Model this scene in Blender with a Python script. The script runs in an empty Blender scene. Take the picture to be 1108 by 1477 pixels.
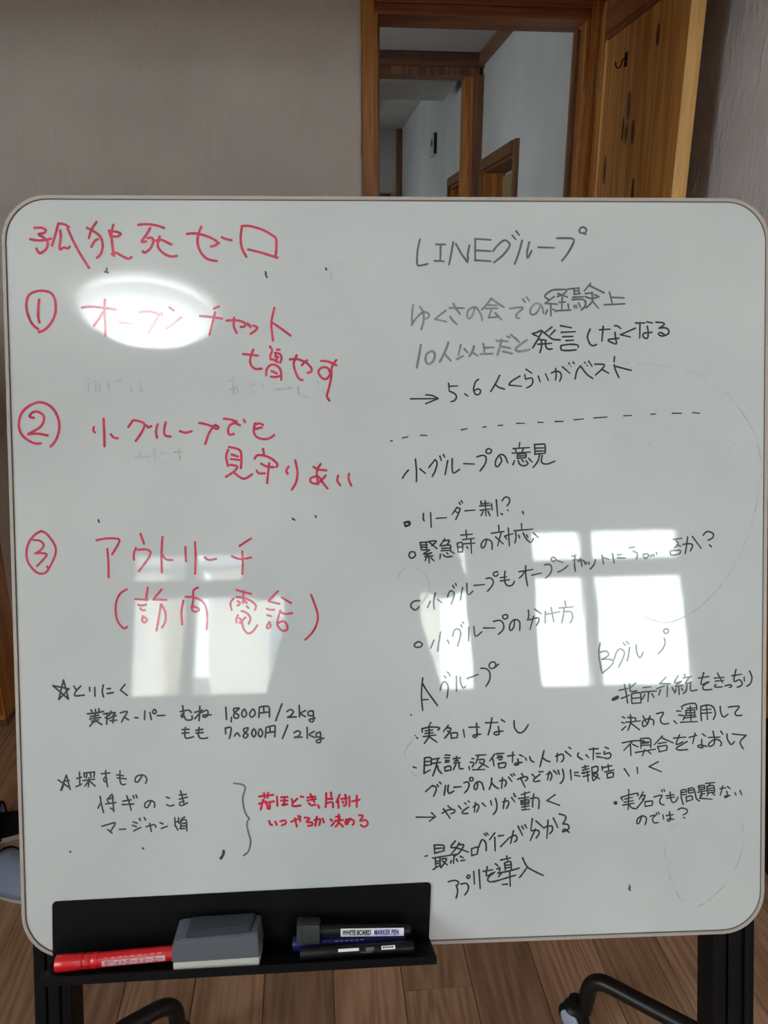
import bpy, bmesh, math, random
from mathutils import Vector, Matrix
random.seed(7)
SC = bpy.context.scene
COL = SC.collection
R = math.radians

# ---------------------------------------------------------------- camera
FPX, CX, CY = 1110.0, 554.0, 738.5
EYE = Vector((0, 0, 1.3))
PITCH, YAW = R(17.3), R(5.4)
_h = Vector((math.sin(YAW), math.cos(YAW), 0)); _z = Vector((0, 0, 1))
C_R = Vector((math.cos(YAW), -math.sin(YAW), 0))
C_F = _h * math.cos(PITCH) - _z * math.sin(PITCH)
C_D = -_h * math.sin(PITCH) - _z * math.cos(PITCH)
cam_data = bpy.data.cameras.new('camera')
cam = bpy.data.objects.new('camera', cam_data); COL.objects.link(cam)
cam_data.sensor_fit = 'HORIZONTAL'; cam_data.sensor_width = 36
cam_data.lens = FPX * 36 / 1108
cam_data.clip_start = 0.02
cam.matrix_world = Matrix((( C_R.x, -C_D.x, -C_F.x, EYE.x), (C_R.y, -C_D.y, -C_F.y, EYE.y),
                           (C_R.z, -C_D.z, -C_F.z, EYE.z), (0, 0, 0, 1)))
SC.camera = cam

# ---------------------------------------------------------------- daylight, exposure
world = bpy.data.worlds.new('world'); SC.world = world; world.use_nodes = True
bg = world.node_tree.nodes['Background']
bg.inputs[0].default_value = (0.90, 0.96, 1.0, 1); bg.inputs[1].default_value = 13.0
SC.view_settings.view_transform = 'Standard'; SC.view_settings.look = 'None'
SC.view_settings.exposure = 0.45; SC.view_settings.gamma = 1
SC.view_settings.use_curve_mapping = False
SC.cycles.use_denoising = True
SC.cycles.max_bounces = 8; SC.cycles.diffuse_bounces = 5; SC.cycles.glossy_bounces = 4
SC.cycles.sample_clamp_indirect = 8
SC.cycles.caustics_reflective = False; SC.cycles.caustics_refractive = False
LAMP_POWER = 14.0
YS = -3.2            # window wall behind the photographer
YN = 2.8             # wall with the doorway
CEIL = 2.45

def portal(name, loc, sx, sz, rot):
    l = bpy.data.lights.new(name, 'AREA'); l.shape = 'RECTANGLE'; l.size = sx; l.size_y = sz
    l.cycles.is_portal = True
    o = bpy.data.objects.new(name, l); o.location = loc; o.rotation_euler = rot; COL.objects.link(o)
WINS = [(-1.62, 0.62, 0.78, 1.74), (1.0, 2.02, 0.78, 1.84)]
for i, (x0, x1, z0, z1) in enumerate(WINS):
    portal('window_daylight', ((x0+x1)/2, YS-0.02, (z0+z1)/2), x1-x0, z1-z0, (R(90), 0, 0))
ADDED_HALLWIN = [(-1.3, 3.5, 4.1, 1.2, 1.75), (-1.3, 6.7, 7.4, 1.2, 1.75)]  # unseen windows, added to give the hall its light
WESTWIN = (-1.9, 0.1, 0.85, 1.95)
portal('west_daylight', (-2.42, (WESTWIN[0]+WESTWIN[1])/2, (WESTWIN[2]+WESTWIN[3])/2), WESTWIN[3]-WESTWIN[2], WESTWIN[1]-WESTWIN[0], (0, R(-90), 0))
for x, y0, y1, z0, z1 in ADDED_HALLWIN:
    portal('added_hall_daylight', (x-0.02, (y0+y1)/2, (z0+z1)/2), z1-z0, y1-y0, (0, R(-90), 0))

# ---------------------------------------------------------------- helpers
def ray(px, py):
    return C_R * ((px-CX)/FPX) + C_D * ((py-CY)/FPX) + C_F
def at(px, py, axis, v):
    d = ray(px, py); return EYE + d * ((v-EYE[axis])/d[axis])
# the whiteboard's own frame: u right, v up, w towards the room
B_U = Vector((0.998732332, -0.0503334604, -0.000520826))
B_V = -Vector((-0.01361452, -0.26015336, -0.96547132))
B_W = -Vector((0.04846002, 0.96425452, -0.26050884))
B_O = Vector((0.09580378, 0.8470211, 0.95212984))
BM = Matrix(((B_U.x, B_V.x, B_W.x, B_O.x), (B_U.y, B_V.y, B_W.y, B_O.y), (B_U.z, B_V.z, B_W.z, B_O.z), (0, 0, 0, 1)))
def bl(px, py, w=0.0):
    d = ray(px, py); t = ((B_O + B_W*w - EYE).dot(B_W))/d.dot(B_W)
    q = EYE + d*t - B_O
    return (q.dot(B_U), q.dot(B_V))

def new_mat(name):
    m = bpy.data.materials.new(name); m.use_nodes = True
    return m, m.node_tree.nodes, m.node_tree.links, m.node_tree.nodes['Principled BSDF']
def plain(name, col, rough=0.5, spec=0.5, metal=0.0, bump=0.0, bscale=200, var=0.04):
    m, N, L, P = new_mat(name)
    tc = N.new('ShaderNodeTexCoord'); n = N.new('ShaderNodeTexNoise'); n.inputs['Scale'].default_value = bscale
    L.new(tc.outputs['Object'], n.inputs['Vector'])
    mx = N.new('ShaderNodeMix'); mx.data_type = 'RGBA'
    mx.inputs[6].default_value = tuple(c*(1-var) for c in col)+(1,); mx.inputs[7].default_value = tuple(min(1, c*(1+var)) for c in col)+(1,)
    L.new(n.outputs['Fac'], mx.inputs[0]); L.new(mx.outputs[2], P.inputs['Base Color'])
    P.inputs['Roughness'].default_value = rough; P.inputs['Specular IOR Level'].default_value = spec; P.inputs['Metallic'].default_value = metal
    if bump:
        b = N.new('ShaderNodeBump'); b.inputs['Strength'].default_value = bump; b.inputs['Distance'].default_value = 0.002
        L.new(n.outputs['Fac'], b.inputs['Height']); L.new(b.outputs[0], P.inputs['Normal'])
    return m
def ramp(N, stops):
    r = N.new('ShaderNodeValToRGB'); e = r.color_ramp.elements
    while len(e) < len(stops): e.new(0.5)
    for k, (p, c) in enumerate(stops): e[k].position = p; e[k].color = tuple(c)+(1,)
    return r
def wood(name, light, dark, axis=2, grain=26.0, knots=True, rough=0.45, rand=0.0, spec=0.4, stretch=0.05, cathedral=0.0):
    m, N, L, P = new_mat(name)
    tc = N.new('ShaderNodeTexCoord'); oi = N.new('ShaderNodeObjectInfo')
    off = N.new('ShaderNodeVectorMath'); off.operation = 'MULTIPLY_ADD'
    L.new(oi.outputs['Random'], off.inputs[0]); off.inputs[1].default_value = (7.3*rand, 11.1*rand, 5.7*rand); L.new(tc.outputs['Object'], off.inputs[2])
    mp = N.new('ShaderNodeMapping'); s = [1, 1, 1]; s[axis] = stretch; mp.inputs['Scale'].default_value = s
    L.new(off.outputs[0], mp.inputs['Vector'])
    # slow warp gives the long flame figure
    n0 = N.new('ShaderNodeTexNoise'); n0.inputs['Scale'].default_value = 9; n0.inputs['Detail'].default_value = 1
    L.new(mp.outputs[0], n0.inputs['Vector'])
    wv = N.new('ShaderNodeMath'); wv.operation = 'MULTIPLY'; wv.inputs[1].default_value = 42.0 if cathedral else 16.0
    L.new(n0.outputs['Fac'], wv.inputs[0])
    sn = N.new('ShaderNodeMath'); sn.operation = 'SINE'; 
    ml = N.new('ShaderNodeMath'); ml.operation = 'MULTIPLY'; ml.inputs[1].default_value = 2.6; L.new(wv.outputs[0], ml.inputs[0]); L.new(ml.outputs[0], sn.inputs[0])
    n1 = N.new('ShaderNodeTexNoise'); n1.inputs['Scale'].default_value = grain*6; n1.inputs['Detail'].default_value = 5
    L.new(mp.outputs[0], n1.inputs['Vector'])
    ad = N.new('ShaderNodeMath'); ad.operation = 'MULTIPLY_ADD'; ad.inputs[1].default_value = 0.16; L.new(sn.outputs[0], ad.inputs[0]); L.new(n1.outputs['Fac'], ad.inputs[2])
    rp = ramp(N, [(0.25, dark), (0.5, tuple((a+b)/2 for a, b in zip(light, dark))), (0.7, light)])
    L.new(ad.outputs[0], rp.inputs[0]); col = rp.outputs[0]
    if knots:
        vo = N.new('ShaderNodeTexVoronoi'); vo.inputs['Scale'].default_value = 5.5
        m2 = N.new('ShaderNodeMapping'); s2 = [1, 1, 1]; s2[axis] = 0.42; m2.inputs['Scale'].default_value = s2
        L.new(off.outputs[0], m2.inputs['Vector']); L.new(m2.outputs[0], vo.inputs['Vector'])
        kr = ramp(N, [(0.0, (1, 1, 1)), (0.055, (1, 1, 1)), (0.10, (0.12, 0.12, 0.12)), (0.16, (0, 0, 0))]); L.new(vo.outputs['Distance'], kr.inputs[0])
        km = N.new('ShaderNodeMix'); km.data_type = 'RGBA'; km.inputs[7].default_value = (dark[0]*0.16, dark[1]*0.12, dark[2]*0.12, 1)
        L.new(kr.outputs[0], km.inputs[0]); L.new(col, km.inputs[6]); col = km.outputs[2]
    if rand:
        hs = N.new('ShaderNodeHueSaturation'); L.new(col, hs.inputs['Color'])
        mr = N.new('ShaderNodeMapRange'); mr.inputs[3].default_value = 1-0.28*rand; mr.inputs[4].default_value = 1+0.22*rand
        L.new(oi.outputs['Random'], mr.inputs[0]); L.new(mr.outputs[0], hs.inputs['Value']); col = hs.outputs[0]
    L.new(col, P.inputs['Base Color'])
    P.inputs['Roughness'].default_value = rough; P.inputs['Specular IOR Level'].default_value = spec
    b = N.new('ShaderNodeBump'); b.inputs['Strength'].default_value = 0.15; b.inputs['Distance'].default_value = 0.001
    L.new(n1.outputs['Fac'], b.inputs['Height']); L.new(b.outputs[0], P.inputs['Normal'])
    return m
def plaster(name, col, bump=0.5, rough=0.7, spec=0.3, trowel=0.35):
    m, N, L, P = new_mat(name)
    tc = N.new('ShaderNodeTexCoord')
    n = N.new('ShaderNodeTexNoise'); n.inputs['Scale'].default_value = 3.2; n.inputs['Detail'].default_value = 6; L.new(tc.outputs['Object'], n.inputs['Vector'])
    rp = ramp(N, [(0.3, tuple(c*0.93 for c in col)), (0.7, tuple(min(1, c*1.05) for c in col))]); L.new(n.outputs['Fac'], rp.inputs[0])
    L.new(rp.outputs[0], P.inputs['Base Color'])
    mp = N.new('ShaderNodeMapping'); mp.inputs['Scale'].default_value = (1, 1, 0.35); mp.inputs['Rotation'].default_value = (0.5, 0.3, 0)
    L.new(tc.outputs['Object'], mp.inputs['Vector'])
    n2 = N.new('ShaderNodeTexNoise'); n2.inputs['Scale'].default_value = 22; n2.inputs['Detail'].default_value = 7; n2.inputs['Distortion'].default_value = 1.2
    L.new(mp.outputs[0], n2.inputs['Vector'])
    r2 = ramp(N, [(0.5, (0, 0, 0)), (0.62, (0.3, 0.3, 0.3)), (0.74, (1, 1, 1))]); L.new(n2.outputs['Fac'], r2.inputs[0])
    n3 = N.new('ShaderNodeTexNoise'); n3.inputs['Scale'].default_value = 160; n3.inputs['Detail'].default_value = 3; L.new(tc.outputs['Object'], n3.inputs['Vector'])
    ad = N.new('ShaderNodeMath'); ad.operation = 'MULTIPLY_ADD'; ad.inputs[1].default_value = trowel; L.new(r2.outputs[0], ad.inputs[0]); 
    sm = N.new('ShaderNodeMath'); sm.operation = 'MULTIPLY'; sm.inputs[1].default_value = 0.22; L.new(n3.outputs['Fac'], sm.inputs[0]); L.new(sm.outputs[0], ad.inputs[2])
    b = N.new('ShaderNodeBump'); b.inputs['Strength'].default_value = bump; b.inputs['Distance'].default_value = 0.006
    L.new(ad.outputs[0], b.inputs['Height']); L.new(b.outputs[0], P.inputs['Normal'])
    P.inputs['Roughness'].default_value = rough; P.inputs['Specular IOR Level'].default_value = spec
    return m

M = {}
M['wall'] = plaster('warm_grey_plaster', (0.74, 0.69, 0.655), bump=1.0, trowel=0.5)
M['wall_r'] = plaster('cool_grey_plaster', (0.70, 0.65, 0.665), bump=0.6, rough=0.30, spec=0.5, trowel=0.8)
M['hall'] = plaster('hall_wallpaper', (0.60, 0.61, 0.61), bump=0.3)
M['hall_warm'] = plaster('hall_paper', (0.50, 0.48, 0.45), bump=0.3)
M['ceil'] = plaster('ceiling_paper', (0.70, 0.68, 0.66), bump=0.3)
M['pine'] = wood('pine', (0.60, 0.27, 0.065), (0.36, 0.125, 0.022))
M['pine_edge'] = wood('pine_lit', (0.95, 0.58, 0.22), (0.82, 0.44, 0.14), knots=False)  # pine with window light painted into its colour, for the door's free edge
M['pine_red'] = wood('red_pine', (0.36, 0.13, 0.045), (0.20, 0.055, 0.018), axis=0, knots=False)
M['pine_red_v'] = wood('red_pine_upright', (0.56, 0.235, 0.06), (0.33, 0.11, 0.02), knots=False)
M['pine_red_y'] = wood('red_pine_rail', (0.36, 0.13, 0.045), (0.20, 0.055, 0.018), axis=1, knots=False)
M['dark_wood'] = wood('dark_wood', (0.17, 0.085, 0.05), (0.08, 0.035, 0.02), axis=0, knots=False)
M['dark_wood_v'] = wood('dark_wood_upright', (0.26, 0.12, 0.06), (0.12, 0.05, 0.025), knots=False)
M['plank'] = wood('floor_oak', (0.42, 0.25, 0.155), (0.28, 0.145, 0.082), axis=1, rand=1.0, rough=0.42, knots=False, grain=22, cathedral=1.0, stretch=0.07)
M['plank_gap'] = plain('plank_joint', (0.03, 0.018, 0.012), 0.8)
M['black_metal'] = plain('black_coated_metal', (0.0035, 0.0035, 0.004), 0.5, 0.12, bump=0.05)
M['black_plastic'] = plain('black_plastic', (0.005, 0.005, 0.0055), 0.4, 0.25)
M['tube'] = plain('dark_brown_tube', (0.010, 0.007, 0.0065), 0.35, 0.3)
M['grey_cap'] = plain('dark_grey_plastic', (0.022, 0.026, 0.027), 0.45)
M['blue'] = plain('blue_plastic', (0.010, 0.011, 0.10), 0.3, 0.3)
M['red'] = plain('red_plastic', (0.55, 0.008, 0.012), 0.28)
M['pink_label'] = plain('pink_label', (0.62, 0.36, 0.40), 0.5)
M['white_label'] = plain('white_label', (0.75, 0.76, 0.76), 0.5)
M['ink_print'] = plain('black_print', (0.01, 0.01, 0.012), 0.5)
M['blue_print'] = plain('blue_print', (0.02, 0.04, 0.35), 0.5)
M['red_print'] = plain('red_print', (0.35, 0.02, 0.05), 0.5)
M['grey_print'] = plain('grey_print', (0.22, 0.24, 0.30), 0.5)
M['eraser_grey'] = plain('slate_grey_plastic', (0.085, 0.097, 0.115), 0.42, 0.3)
M['eraser_dark'] = plain('dark_slate_plastic', (0.035, 0.041, 0.052), 0.42, 0.3)
M['felt'] = plain('white_felt', (0.5, 0.5, 0.45), 0.95, 0.1, bump=0.6, bscale=900)
M['rim'] = plain('beige_edge_strip', (0.37, 0.325, 0.29), 0.4)
M['seam'] = plain('dark_seam', (0.10, 0.09, 0.08), 0.6)
M['backing'] = plain('board_back', (0.5, 0.5, 0.5), 0.6)
M['alu'] = plain('bronze_aluminium', (0.10, 0.085, 0.075), 0.4, metal=0.3)
M['slipper'] = plain('blue_grey_slipper_cloth', (0.27, 0.31, 0.44), 0.85, 0.2, bump=0.5, bscale=600)
M['slipper_in'] = plain('black_slipper_lining', (0.012, 0.011, 0.011), 0.9, 0.1)
M['sole'] = plain('pale_slipper_sole', (0.55, 0.52, 0.52), 0.7)
M['thermo'] = plain('ivory_plastic', (0.55, 0.55, 0.52), 0.5)
M['thermo_dark'] = plain('dark_display', (0.02, 0.02, 0.02), 0.3)
M['hub'] = plain('pale_blue_caster_cover', (0.42, 0.47, 0.60), 0.4)
M['tan_panel'] = plain('tan_paper_panel', (0.34, 0.24, 0.13), 0.8, bump=0.4, bscale=60)
M['chrome'] = plain('chrome', (0.7, 0.7, 0.7), 0.2, metal=1.0)

# glossy white board: pale grey-green enamel with faint wiped haze
def board_mat():
    m, N, L, P = new_mat('white_enamel')
    tc = N.new('ShaderNodeTexCoord')
    n = N.new('ShaderNodeTexNoise'); n.inputs['Scale'].default_value = 5; n.inputs['Detail'].default_value = 5; L.new(tc.outputs['Object'], n.inputs['Vector'])
    rp = ramp(N, [(0.35, (0.470, 0.495, 0.497)), (0.65, (0.520, 0.540, 0.540))]); L.new(n.outputs['Fac'], rp.inputs[0]); L.new(rp.outputs[0], P.inputs['Base Color'])
    P.inputs['Roughness'].default_value = 0.5; P.inputs['Specular IOR Level'].default_value = 0.25
    P.inputs['Coat Weight'].default_value = 1.0; P.inputs['Coat Roughness'].default_value = 0.035; P.inputs['Coat IOR'].default_value = 1.6
    # brushed micro-waviness that smears reflections slightly up and down
    mp = N.new('ShaderNodeMapping'); mp.inputs['Scale'].default_value = (1, 0.25, 1); L.new(tc.outputs['Object'], mp.inputs['Vector'])
    n2 = N.new('ShaderNodeTexNoise'); n2.inputs['Scale'].default_value = 26; n2.inputs['Detail'].default_value = 2; L.new(mp.outputs[0], n2.inputs['Vector'])
    b = N.new('ShaderNodeBump'); b.inputs['Strength'].default_value = 0.02; b.inputs['Distance'].default_value = 0.004; L.new(n2.outputs['Fac'], b.inputs['Height'])
    L.new(b.outputs[0], P.inputs['Coat Normal'])
    return m
M['board'] = board_mat()
def ink(name, col):
    m, N, L, P = new_mat(name)
    P.inputs['Base Color'].default_value = col+(1,)
    P.inputs['Roughness'].default_value = 0.5; P.inputs['Specular IOR Level'].default_value = 0.25
    P.inputs['Coat Weight'].default_value = 0.65; P.inputs['Coat Roughness'].default_value = 0.06; P.inputs['Coat IOR'].default_value = 1.55
    tc = N.new('ShaderNodeTexCoord'); n = N.new('ShaderNodeTexNoise'); n.inputs['Scale'].default_value = 60; L.new(tc.outputs['Object'], n.inputs['Vector'])
    rp = ramp(N, [(0.3, tuple(c*0.8 for c in col)), (0.72, tuple(min(1, c*1.25+0.015) for c in col))]); L.new(n.outputs['Fac'], rp.inputs[0]); L.new(rp.outputs[0], P.inputs['Base Color'])
    return m
INK = {'red': ink('red_ink', (0.50, 0.030, 0.075)), 'bright': ink('bright_red_ink', (0.50, 0.008, 0.035)), 'black': ink('black_ink', (0.022, 0.023, 0.025)),
       'soft': ink('soft_black_ink', (0.042, 0.046, 0.046)), 'grey': ink('thin_grey_ink', (0.13, 0.135, 0.135)), 'darkgrey': ink('dark_grey_ink', (0.105, 0.11, 0.108)),
       'faded': ink('faded_grey_ink', (0.20, 0.205, 0.20)), 'faint': ink('wiped_ink', (0.42, 0.432, 0.427))}

def lamp_mat():
    m, N, L, P = new_mat('lit_diffuser')
    P.inputs['Base Color'].default_value = (0.9, 0.9, 0.88, 1)
    P.inputs['Emission Color'].default_value = (0.93, 0.98, 1.0, 1)
    # the tube ring sits in the middle of the shade, so the shade is brightest there
    tc = N.new('ShaderNodeTexCoord'); mp = N.new('ShaderNodeMapping'); mp.inputs['Scale'].default_value = (3.6, 3.6, 0); L.new(tc.outputs['Object'], mp.inputs['Vector'])
    gr = N.new('ShaderNodeTexGradient'); gr.gradient_type = 'SPHERICAL'; L.new(mp.outputs[0], gr.inputs[0])
    mr = N.new('ShaderNodeMapRange'); mr.inputs[1].default_value = 0.02; mr.inputs[2].default_value = 0.55; mr.inputs[3].default_value = LAMP_POWER*0.36; mr.inputs[4].default_value = LAMP_POWER*1.3
    L.new(gr.outputs[0], mr.inputs[0]); L.new(mr.outputs[0], P.inputs['Emission Strength'])
    return m
M['lamp'] = lamp_mat()
def glass_mat():
    m = bpy.data.materials.new('window_glass'); m.use_nodes = True
    N = m.node_tree.nodes; L = m.node_tree.links; N.clear()
    o = N.new('ShaderNodeOutputMaterial'); t = N.new('ShaderNodeBsdfTransparent'); g = N.new('ShaderNodeBsdfGlossy'); g.inputs['Roughness'].default_value = 0.02
    t.inputs[0].default_value = (0.93, 0.95, 0.94, 1)
    fr = N.new('ShaderNodeFresnel'); fr.inputs[0].default_value = 1.45; mx = N.new('ShaderNodeMixShader')
    L.new(fr.outputs[0], mx.inputs[0]); L.new(t.outputs[0], mx.inputs[1]); L.new(g.outputs[0], mx.inputs[2]); L.new(mx.outputs[0], o.inputs[0])
    return m
M['glass'] = glass_mat()

# ---- mesh building
class MB:
    def __init__(s): s.bm = bmesh.new()
    def box(s, x0, x1, y0, y1, z0, z1, bev=0.0):
        r = bmesh.ops.create_cube(s.bm, size=1.0)
        for v in r['verts']:
            v.co = Vector(((x0+x1)/2 + v.co.x*(x1-x0), (y0+y1)/2 + v.co.y*(y1-y0), (z0+z1)/2 + v.co.z*(z1-z0)))
        if bev:
            es = list({e for v in r['verts'] for e in v.link_edges})
            bmesh.ops.bevel(s.bm, geom=es, offset=bev, segments=2, affect='EDGES', profile=0.7)
        return s
    def tube(s, pts, r, seg=14, caps=True, radii=None):
        pts = [Vector(p) for p in pts]; rings = []
        up = Vector((0, 0, 1)); prev = None
        for i, p in enumerate(pts):
            t = (pts[min(i+1, len(pts)-1)] - pts[max(i-1, 0)]).normalized()
            if prev is None:
                a = up if abs(t.dot(up)) < 0.9 else Vector((1, 0, 0))
                n = (a - t*a.dot(t)).normalized()
            else:
                n = (prev - t*prev.dot(t)).normalized()
            prev = n; b = t.cross(n); rr = radii[i] if radii else r
            rings.append([s.bm.verts.new(p + (n*math.cos(2*math.pi*k/seg) + b*math.sin(2*math.pi*k/seg))*rr) for k in range(seg)])
        for a, b in zip(rings, rings[1:]):
            for k in range(seg):
                s.bm.faces.new((a[k], a[(k+1) % seg], b[(k+1) % seg], b[k]))
        if caps:
            s.bm.faces.new(list(reversed(rings[0]))); s.bm.faces.new(rings[-1])
        return s
    def lathe(s, prof, o, axis, seg=32):
        """prof: (radius, height) along the axis from o"""
        o = Vector(o); axis = Vector(axis).normalized()
        return s.tube([o + axis*h for _, h in prof], 0, seg, True, [max(r, 1e-4) for r, _ in prof])
    def prism(s, poly, z0, z1):
        a = [s.bm.verts.new((x, y, z0)) for x, y in poly]; b = [s.bm.verts.new((x, y, z1)) for x, y in poly]
        s.bm.faces.new(list(reversed(a))); s.bm.faces.new(b)
        n = len(poly)
        for k in range(n): s.bm.faces.new((a[k], a[(k+1) % n], b[(k+1) % n], b[k]))
        return s
    def ring(s, outer, inner, z0, z1):
        n = len(outer)
        A = [[s.bm.verts.new((x, y, z)) for x, y in P] for P, z in ((outer, z0), (outer, z1), (inner, z1), (inner, z0))]
        for j in range(4):
            p, q = A[j], A[(j+1) % 4]
            for k in range(n): s.bm.faces.new((p[k], p[(k+1) % n], q[(k+1) % n], q[k]))
        return s
    def hull(s, pts):
        vs = [s.bm.verts.new(p) for p in pts]; bmesh.ops.convex_hull(s.bm, input=vs); return s
    def build(s, name, mat, parent=None, smooth=False, fix=True):
        if fix: bmesh.ops.recalc_face_normals(s.bm, faces=s.bm.faces)
        me = bpy.data.meshes.new(name); s.bm.to_mesh(me); s.bm.free()
        if smooth:
            for p in me.polygons: p.use_smooth = True
            me.set_sharp_from_angle(angle=R(40))
        o = bpy.data.objects.new(name, me); me.materials.append(mat); COL.objects.link(o)
        if parent: o.parent = parent
        return o
def tag(o, label=None, cat=None, group=None, kind=None):
    for k, v in (('label', label), ('category', cat), ('group', group), ('kind', kind)):
        if v: o[k] = v
    return o
def empty(name, loc=(0, 0, 0), mat=None):
    o = bpy.data.objects.new(name, None); COL.objects.link(o); o.empty_display_size = 0.05
    if mat is not None: o.matrix_world = mat
    else: o.location = loc
    return o
def rrect(x0, x1, y0, y1, r, n=10):
    P = []
    for cx, cy, a0 in ((x1-r, y1-r, 0), (x0+r, y1-r, 90), (x0+r, y0+r, 180), (x1-r, y0+r, 270)):
        for k in range(n+1):
            a = R(a0 + 90*k/n); P.append((cx + r*math.cos(a), cy + r*math.sin(a)))
    return P
def box_obj(name, mat, b, parent=None, bev=0.0):
    return MB().box(*b, bev=bev).build(name, mat, parent)
def struct(o): o['kind'] = 'structure'; return o

# ---------------------------------------------------------------- the setting
XL, XR = -1.085, 1.10          # side walls of the narrow part
OX0, OX1, OZ = 0.243, 0.928, 2.083
YJ = 0.95                     # where the narrow part opens into the room
RX0, RX1 = -2.4, 2.5
HX0, HX1 = -1.3, 0.997
fl = empty('floor'); struct(fl)
sub = box_obj('subfloor', M['plank_gap'], (RX0-0.1, RX1+0.1, YS-0.1, YN+0.1, -0.06, -0.004), fl)
pw = 0.132
pl_mesh = MB().box(-pw/2+0.0006, pw/2-0.0006, -0.91+0.0006, 0.91-0.0006, -0.012, 0.0, bev=0.0012).build('plank', M['plank'], fl)
first = True
k0 = math.floor((RX0-0.011)/pw); k1 = math.ceil((RX1-0.011)/pw)
for k in range(k0, k1):
    x = 0.011 + (k+0.5)*pw
    ys = YS + ((k*37) % 100)/100*1.82 - 0.91
    y = ys
    while y - 0.91 < YN:
        if not ((x < XL-0.1 or x > XR+0.1) and y-0.91 > YJ+0.1):
            o = pl_mesh if first else pl_mesh.copy()
            if not first: COL.objects.link(o); o.parent = fl
            first = False
            o.location = (x, y, 0)
        y += 1.82
# hall floor
struct(box_obj('floor_hall', M['dark_wood'], (HX0-0.1, HX1+0.2, YN+0.001, 8.8, -0.06, 0.003)))

def wall(name, mat, boxes):
    m = MB()
    for b in boxes: m.box(*b)
    return struct(m.build(name, mat))
T = 0.12
wall('wall_north', M['wall'], [(XL-T, OX0-0.003, YN, YN+T, 0, CEIL+0.3), (OX1+0.003, XR+T, YN, YN+T, 0, CEIL+0.3), (OX0-0.003, OX1+0.003, YN, YN+T, OZ+0.003, CEIL+0.3)])
wall('wall_left', M['wall'], [(XL-T, XL, YJ, YN, 0, CEIL)])
wall('wall_right', M['wall_r'], [(XR, XR+T, YJ, YN, 0, CEIL)])
wall('wall_left_return', M['wall'], [(RX0-T, XL-T, YJ, YJ+T, 0, CEIL)])
wall('wall_right_return', M['wall'], [(XR+T, RX1+T, YJ, YJ+T, 0, CEIL)])
wy0, wy1, wz0, wz1 = WESTWIN
wall('wall_west', M['wall'], [(RX0-T, RX0, YS, wy0, 0, CEIL), (RX0-T, RX0, wy1, YJ, 0, CEIL), (RX0-T, RX0, wy0, wy1, 0, wz0), (RX0-T, RX0, wy0, wy1, wz1, CEIL)])
wall('wall_east', M['wall'], [(RX1, RX1+T, YS, YJ, 0, CEIL)])
sb = []
xs = [RX0-T] + [v for w in WINS for v in (w[0], w[1])] + [RX1+T]
for a, b in zip(xs[::2], xs[1::2]): sb.append((a, b, YS-T, YS, 0, CEIL))
for x0, x1, z0, z1 in WINS: sb += [(x0, x1, YS-T, YS, 0, z0), (x0, x1, YS-T, YS, z1, CEIL)]
wall('wall_south', M['wall'], sb)
wall('wall_added_lintel', M['wall'], [(XL, XR, YJ, YJ+T, 1.85, CEIL)])  # unseen lintel, added low to shade the top of the doorway wall
wall('ceiling', M['ceil'], [(RX0-T, RX1+T, YS-T, YJ+T, CEIL, CEIL+0.1), (XL-T, XR+T, YJ+T, YN, CEIL, CEIL+0.1)])

# windows behind the photographer (seen in the board's gloss)
def window(n, x0, x1, z0, z1, zt, cols):
    w = struct(empty('window_%d' % n, (x0, YS-0.06, z0)))
    def fb(name, a): return box_obj(name, M['alu'], a, w, 0.002)
    X1, Z1, ZT = x1-x0, z1-z0, zt-z0
    fb('frame_side', (0, 0.03, -0.04, 0.04, 0, Z1)); fb('frame_side', (X1-0.03, X1, -0.04, 0.04, 0, Z1))
    fb('frame_head', (0.03, X1-0.03, -0.04, 0.04, Z1-0.03, Z1)); fb('frame_sill', (0.03, X1-0.03, -0.04, 0.04, 0, 0.03))
    fb('transom', (0.03, X1-0.03, -0.045, 0.045, ZT-0.055, ZT+0.055))
    edges = [0.03]+[c-x0 for c in cols]+[X1-0.03]
    for c in edges[1:-1]: fb('mullion', (c-0.03, c+0.03, -0.042, 0.042, 0.03, ZT-0.055)); fb('mullion', (c-0.03, c+0.03, -0.042, 0.042, ZT+0.055, Z1-0.03))
    for a, b in zip(edges, edges[1:]):
        a2 = a if a == 0.03 else a+0.03; b2 = b if b == X1-0.03 else b-0.03
        box_obj('pane', M['glass'], (a2, b2, -0.003, 0.003, 0.03, ZT-0.055), w); box_obj('pane', M['glass'], (a2, b2, -0.003, 0.003, ZT+0.055, Z1-0.03), w)
window(1, *WINS[0], 1.48, [-1.22, -0.5, 0.1])
window(2, *WINS[1], 1.56, [1.38])
wv = struct(empty('window_6', (RX0-0.06, WESTWIN[0], WESTWIN[2])))
a_, c_ = WESTWIN[1]-WESTWIN[0], WESTWIN[3]-WESTWIN[2]
for nm, b in (('frame_side', (-.03, .03, 0, .03, 0, c_)), ('frame_side', (-.03, .03, a_-.03, a_, 0, c_)), ('frame_head', (-.03, .03, .03, a_-.03, c_-.03, c_)), ('frame_sill', (-.03, .03, .03, a_-.03, 0, .03)), ('mullion', (-.03, .03, a_/2-.02, a_/2+.02, .03, c_-.03))):
    box_obj(nm, M['alu'], b, wv)
box_obj('pane', M['glass'], (-.003, .003, .03, a_/2-.02, .03, c_-.03), wv); box_obj('pane', M['glass'], (-.003, .003, a_/2+.02, a_-.03, .03, c_-.03), wv)
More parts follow.
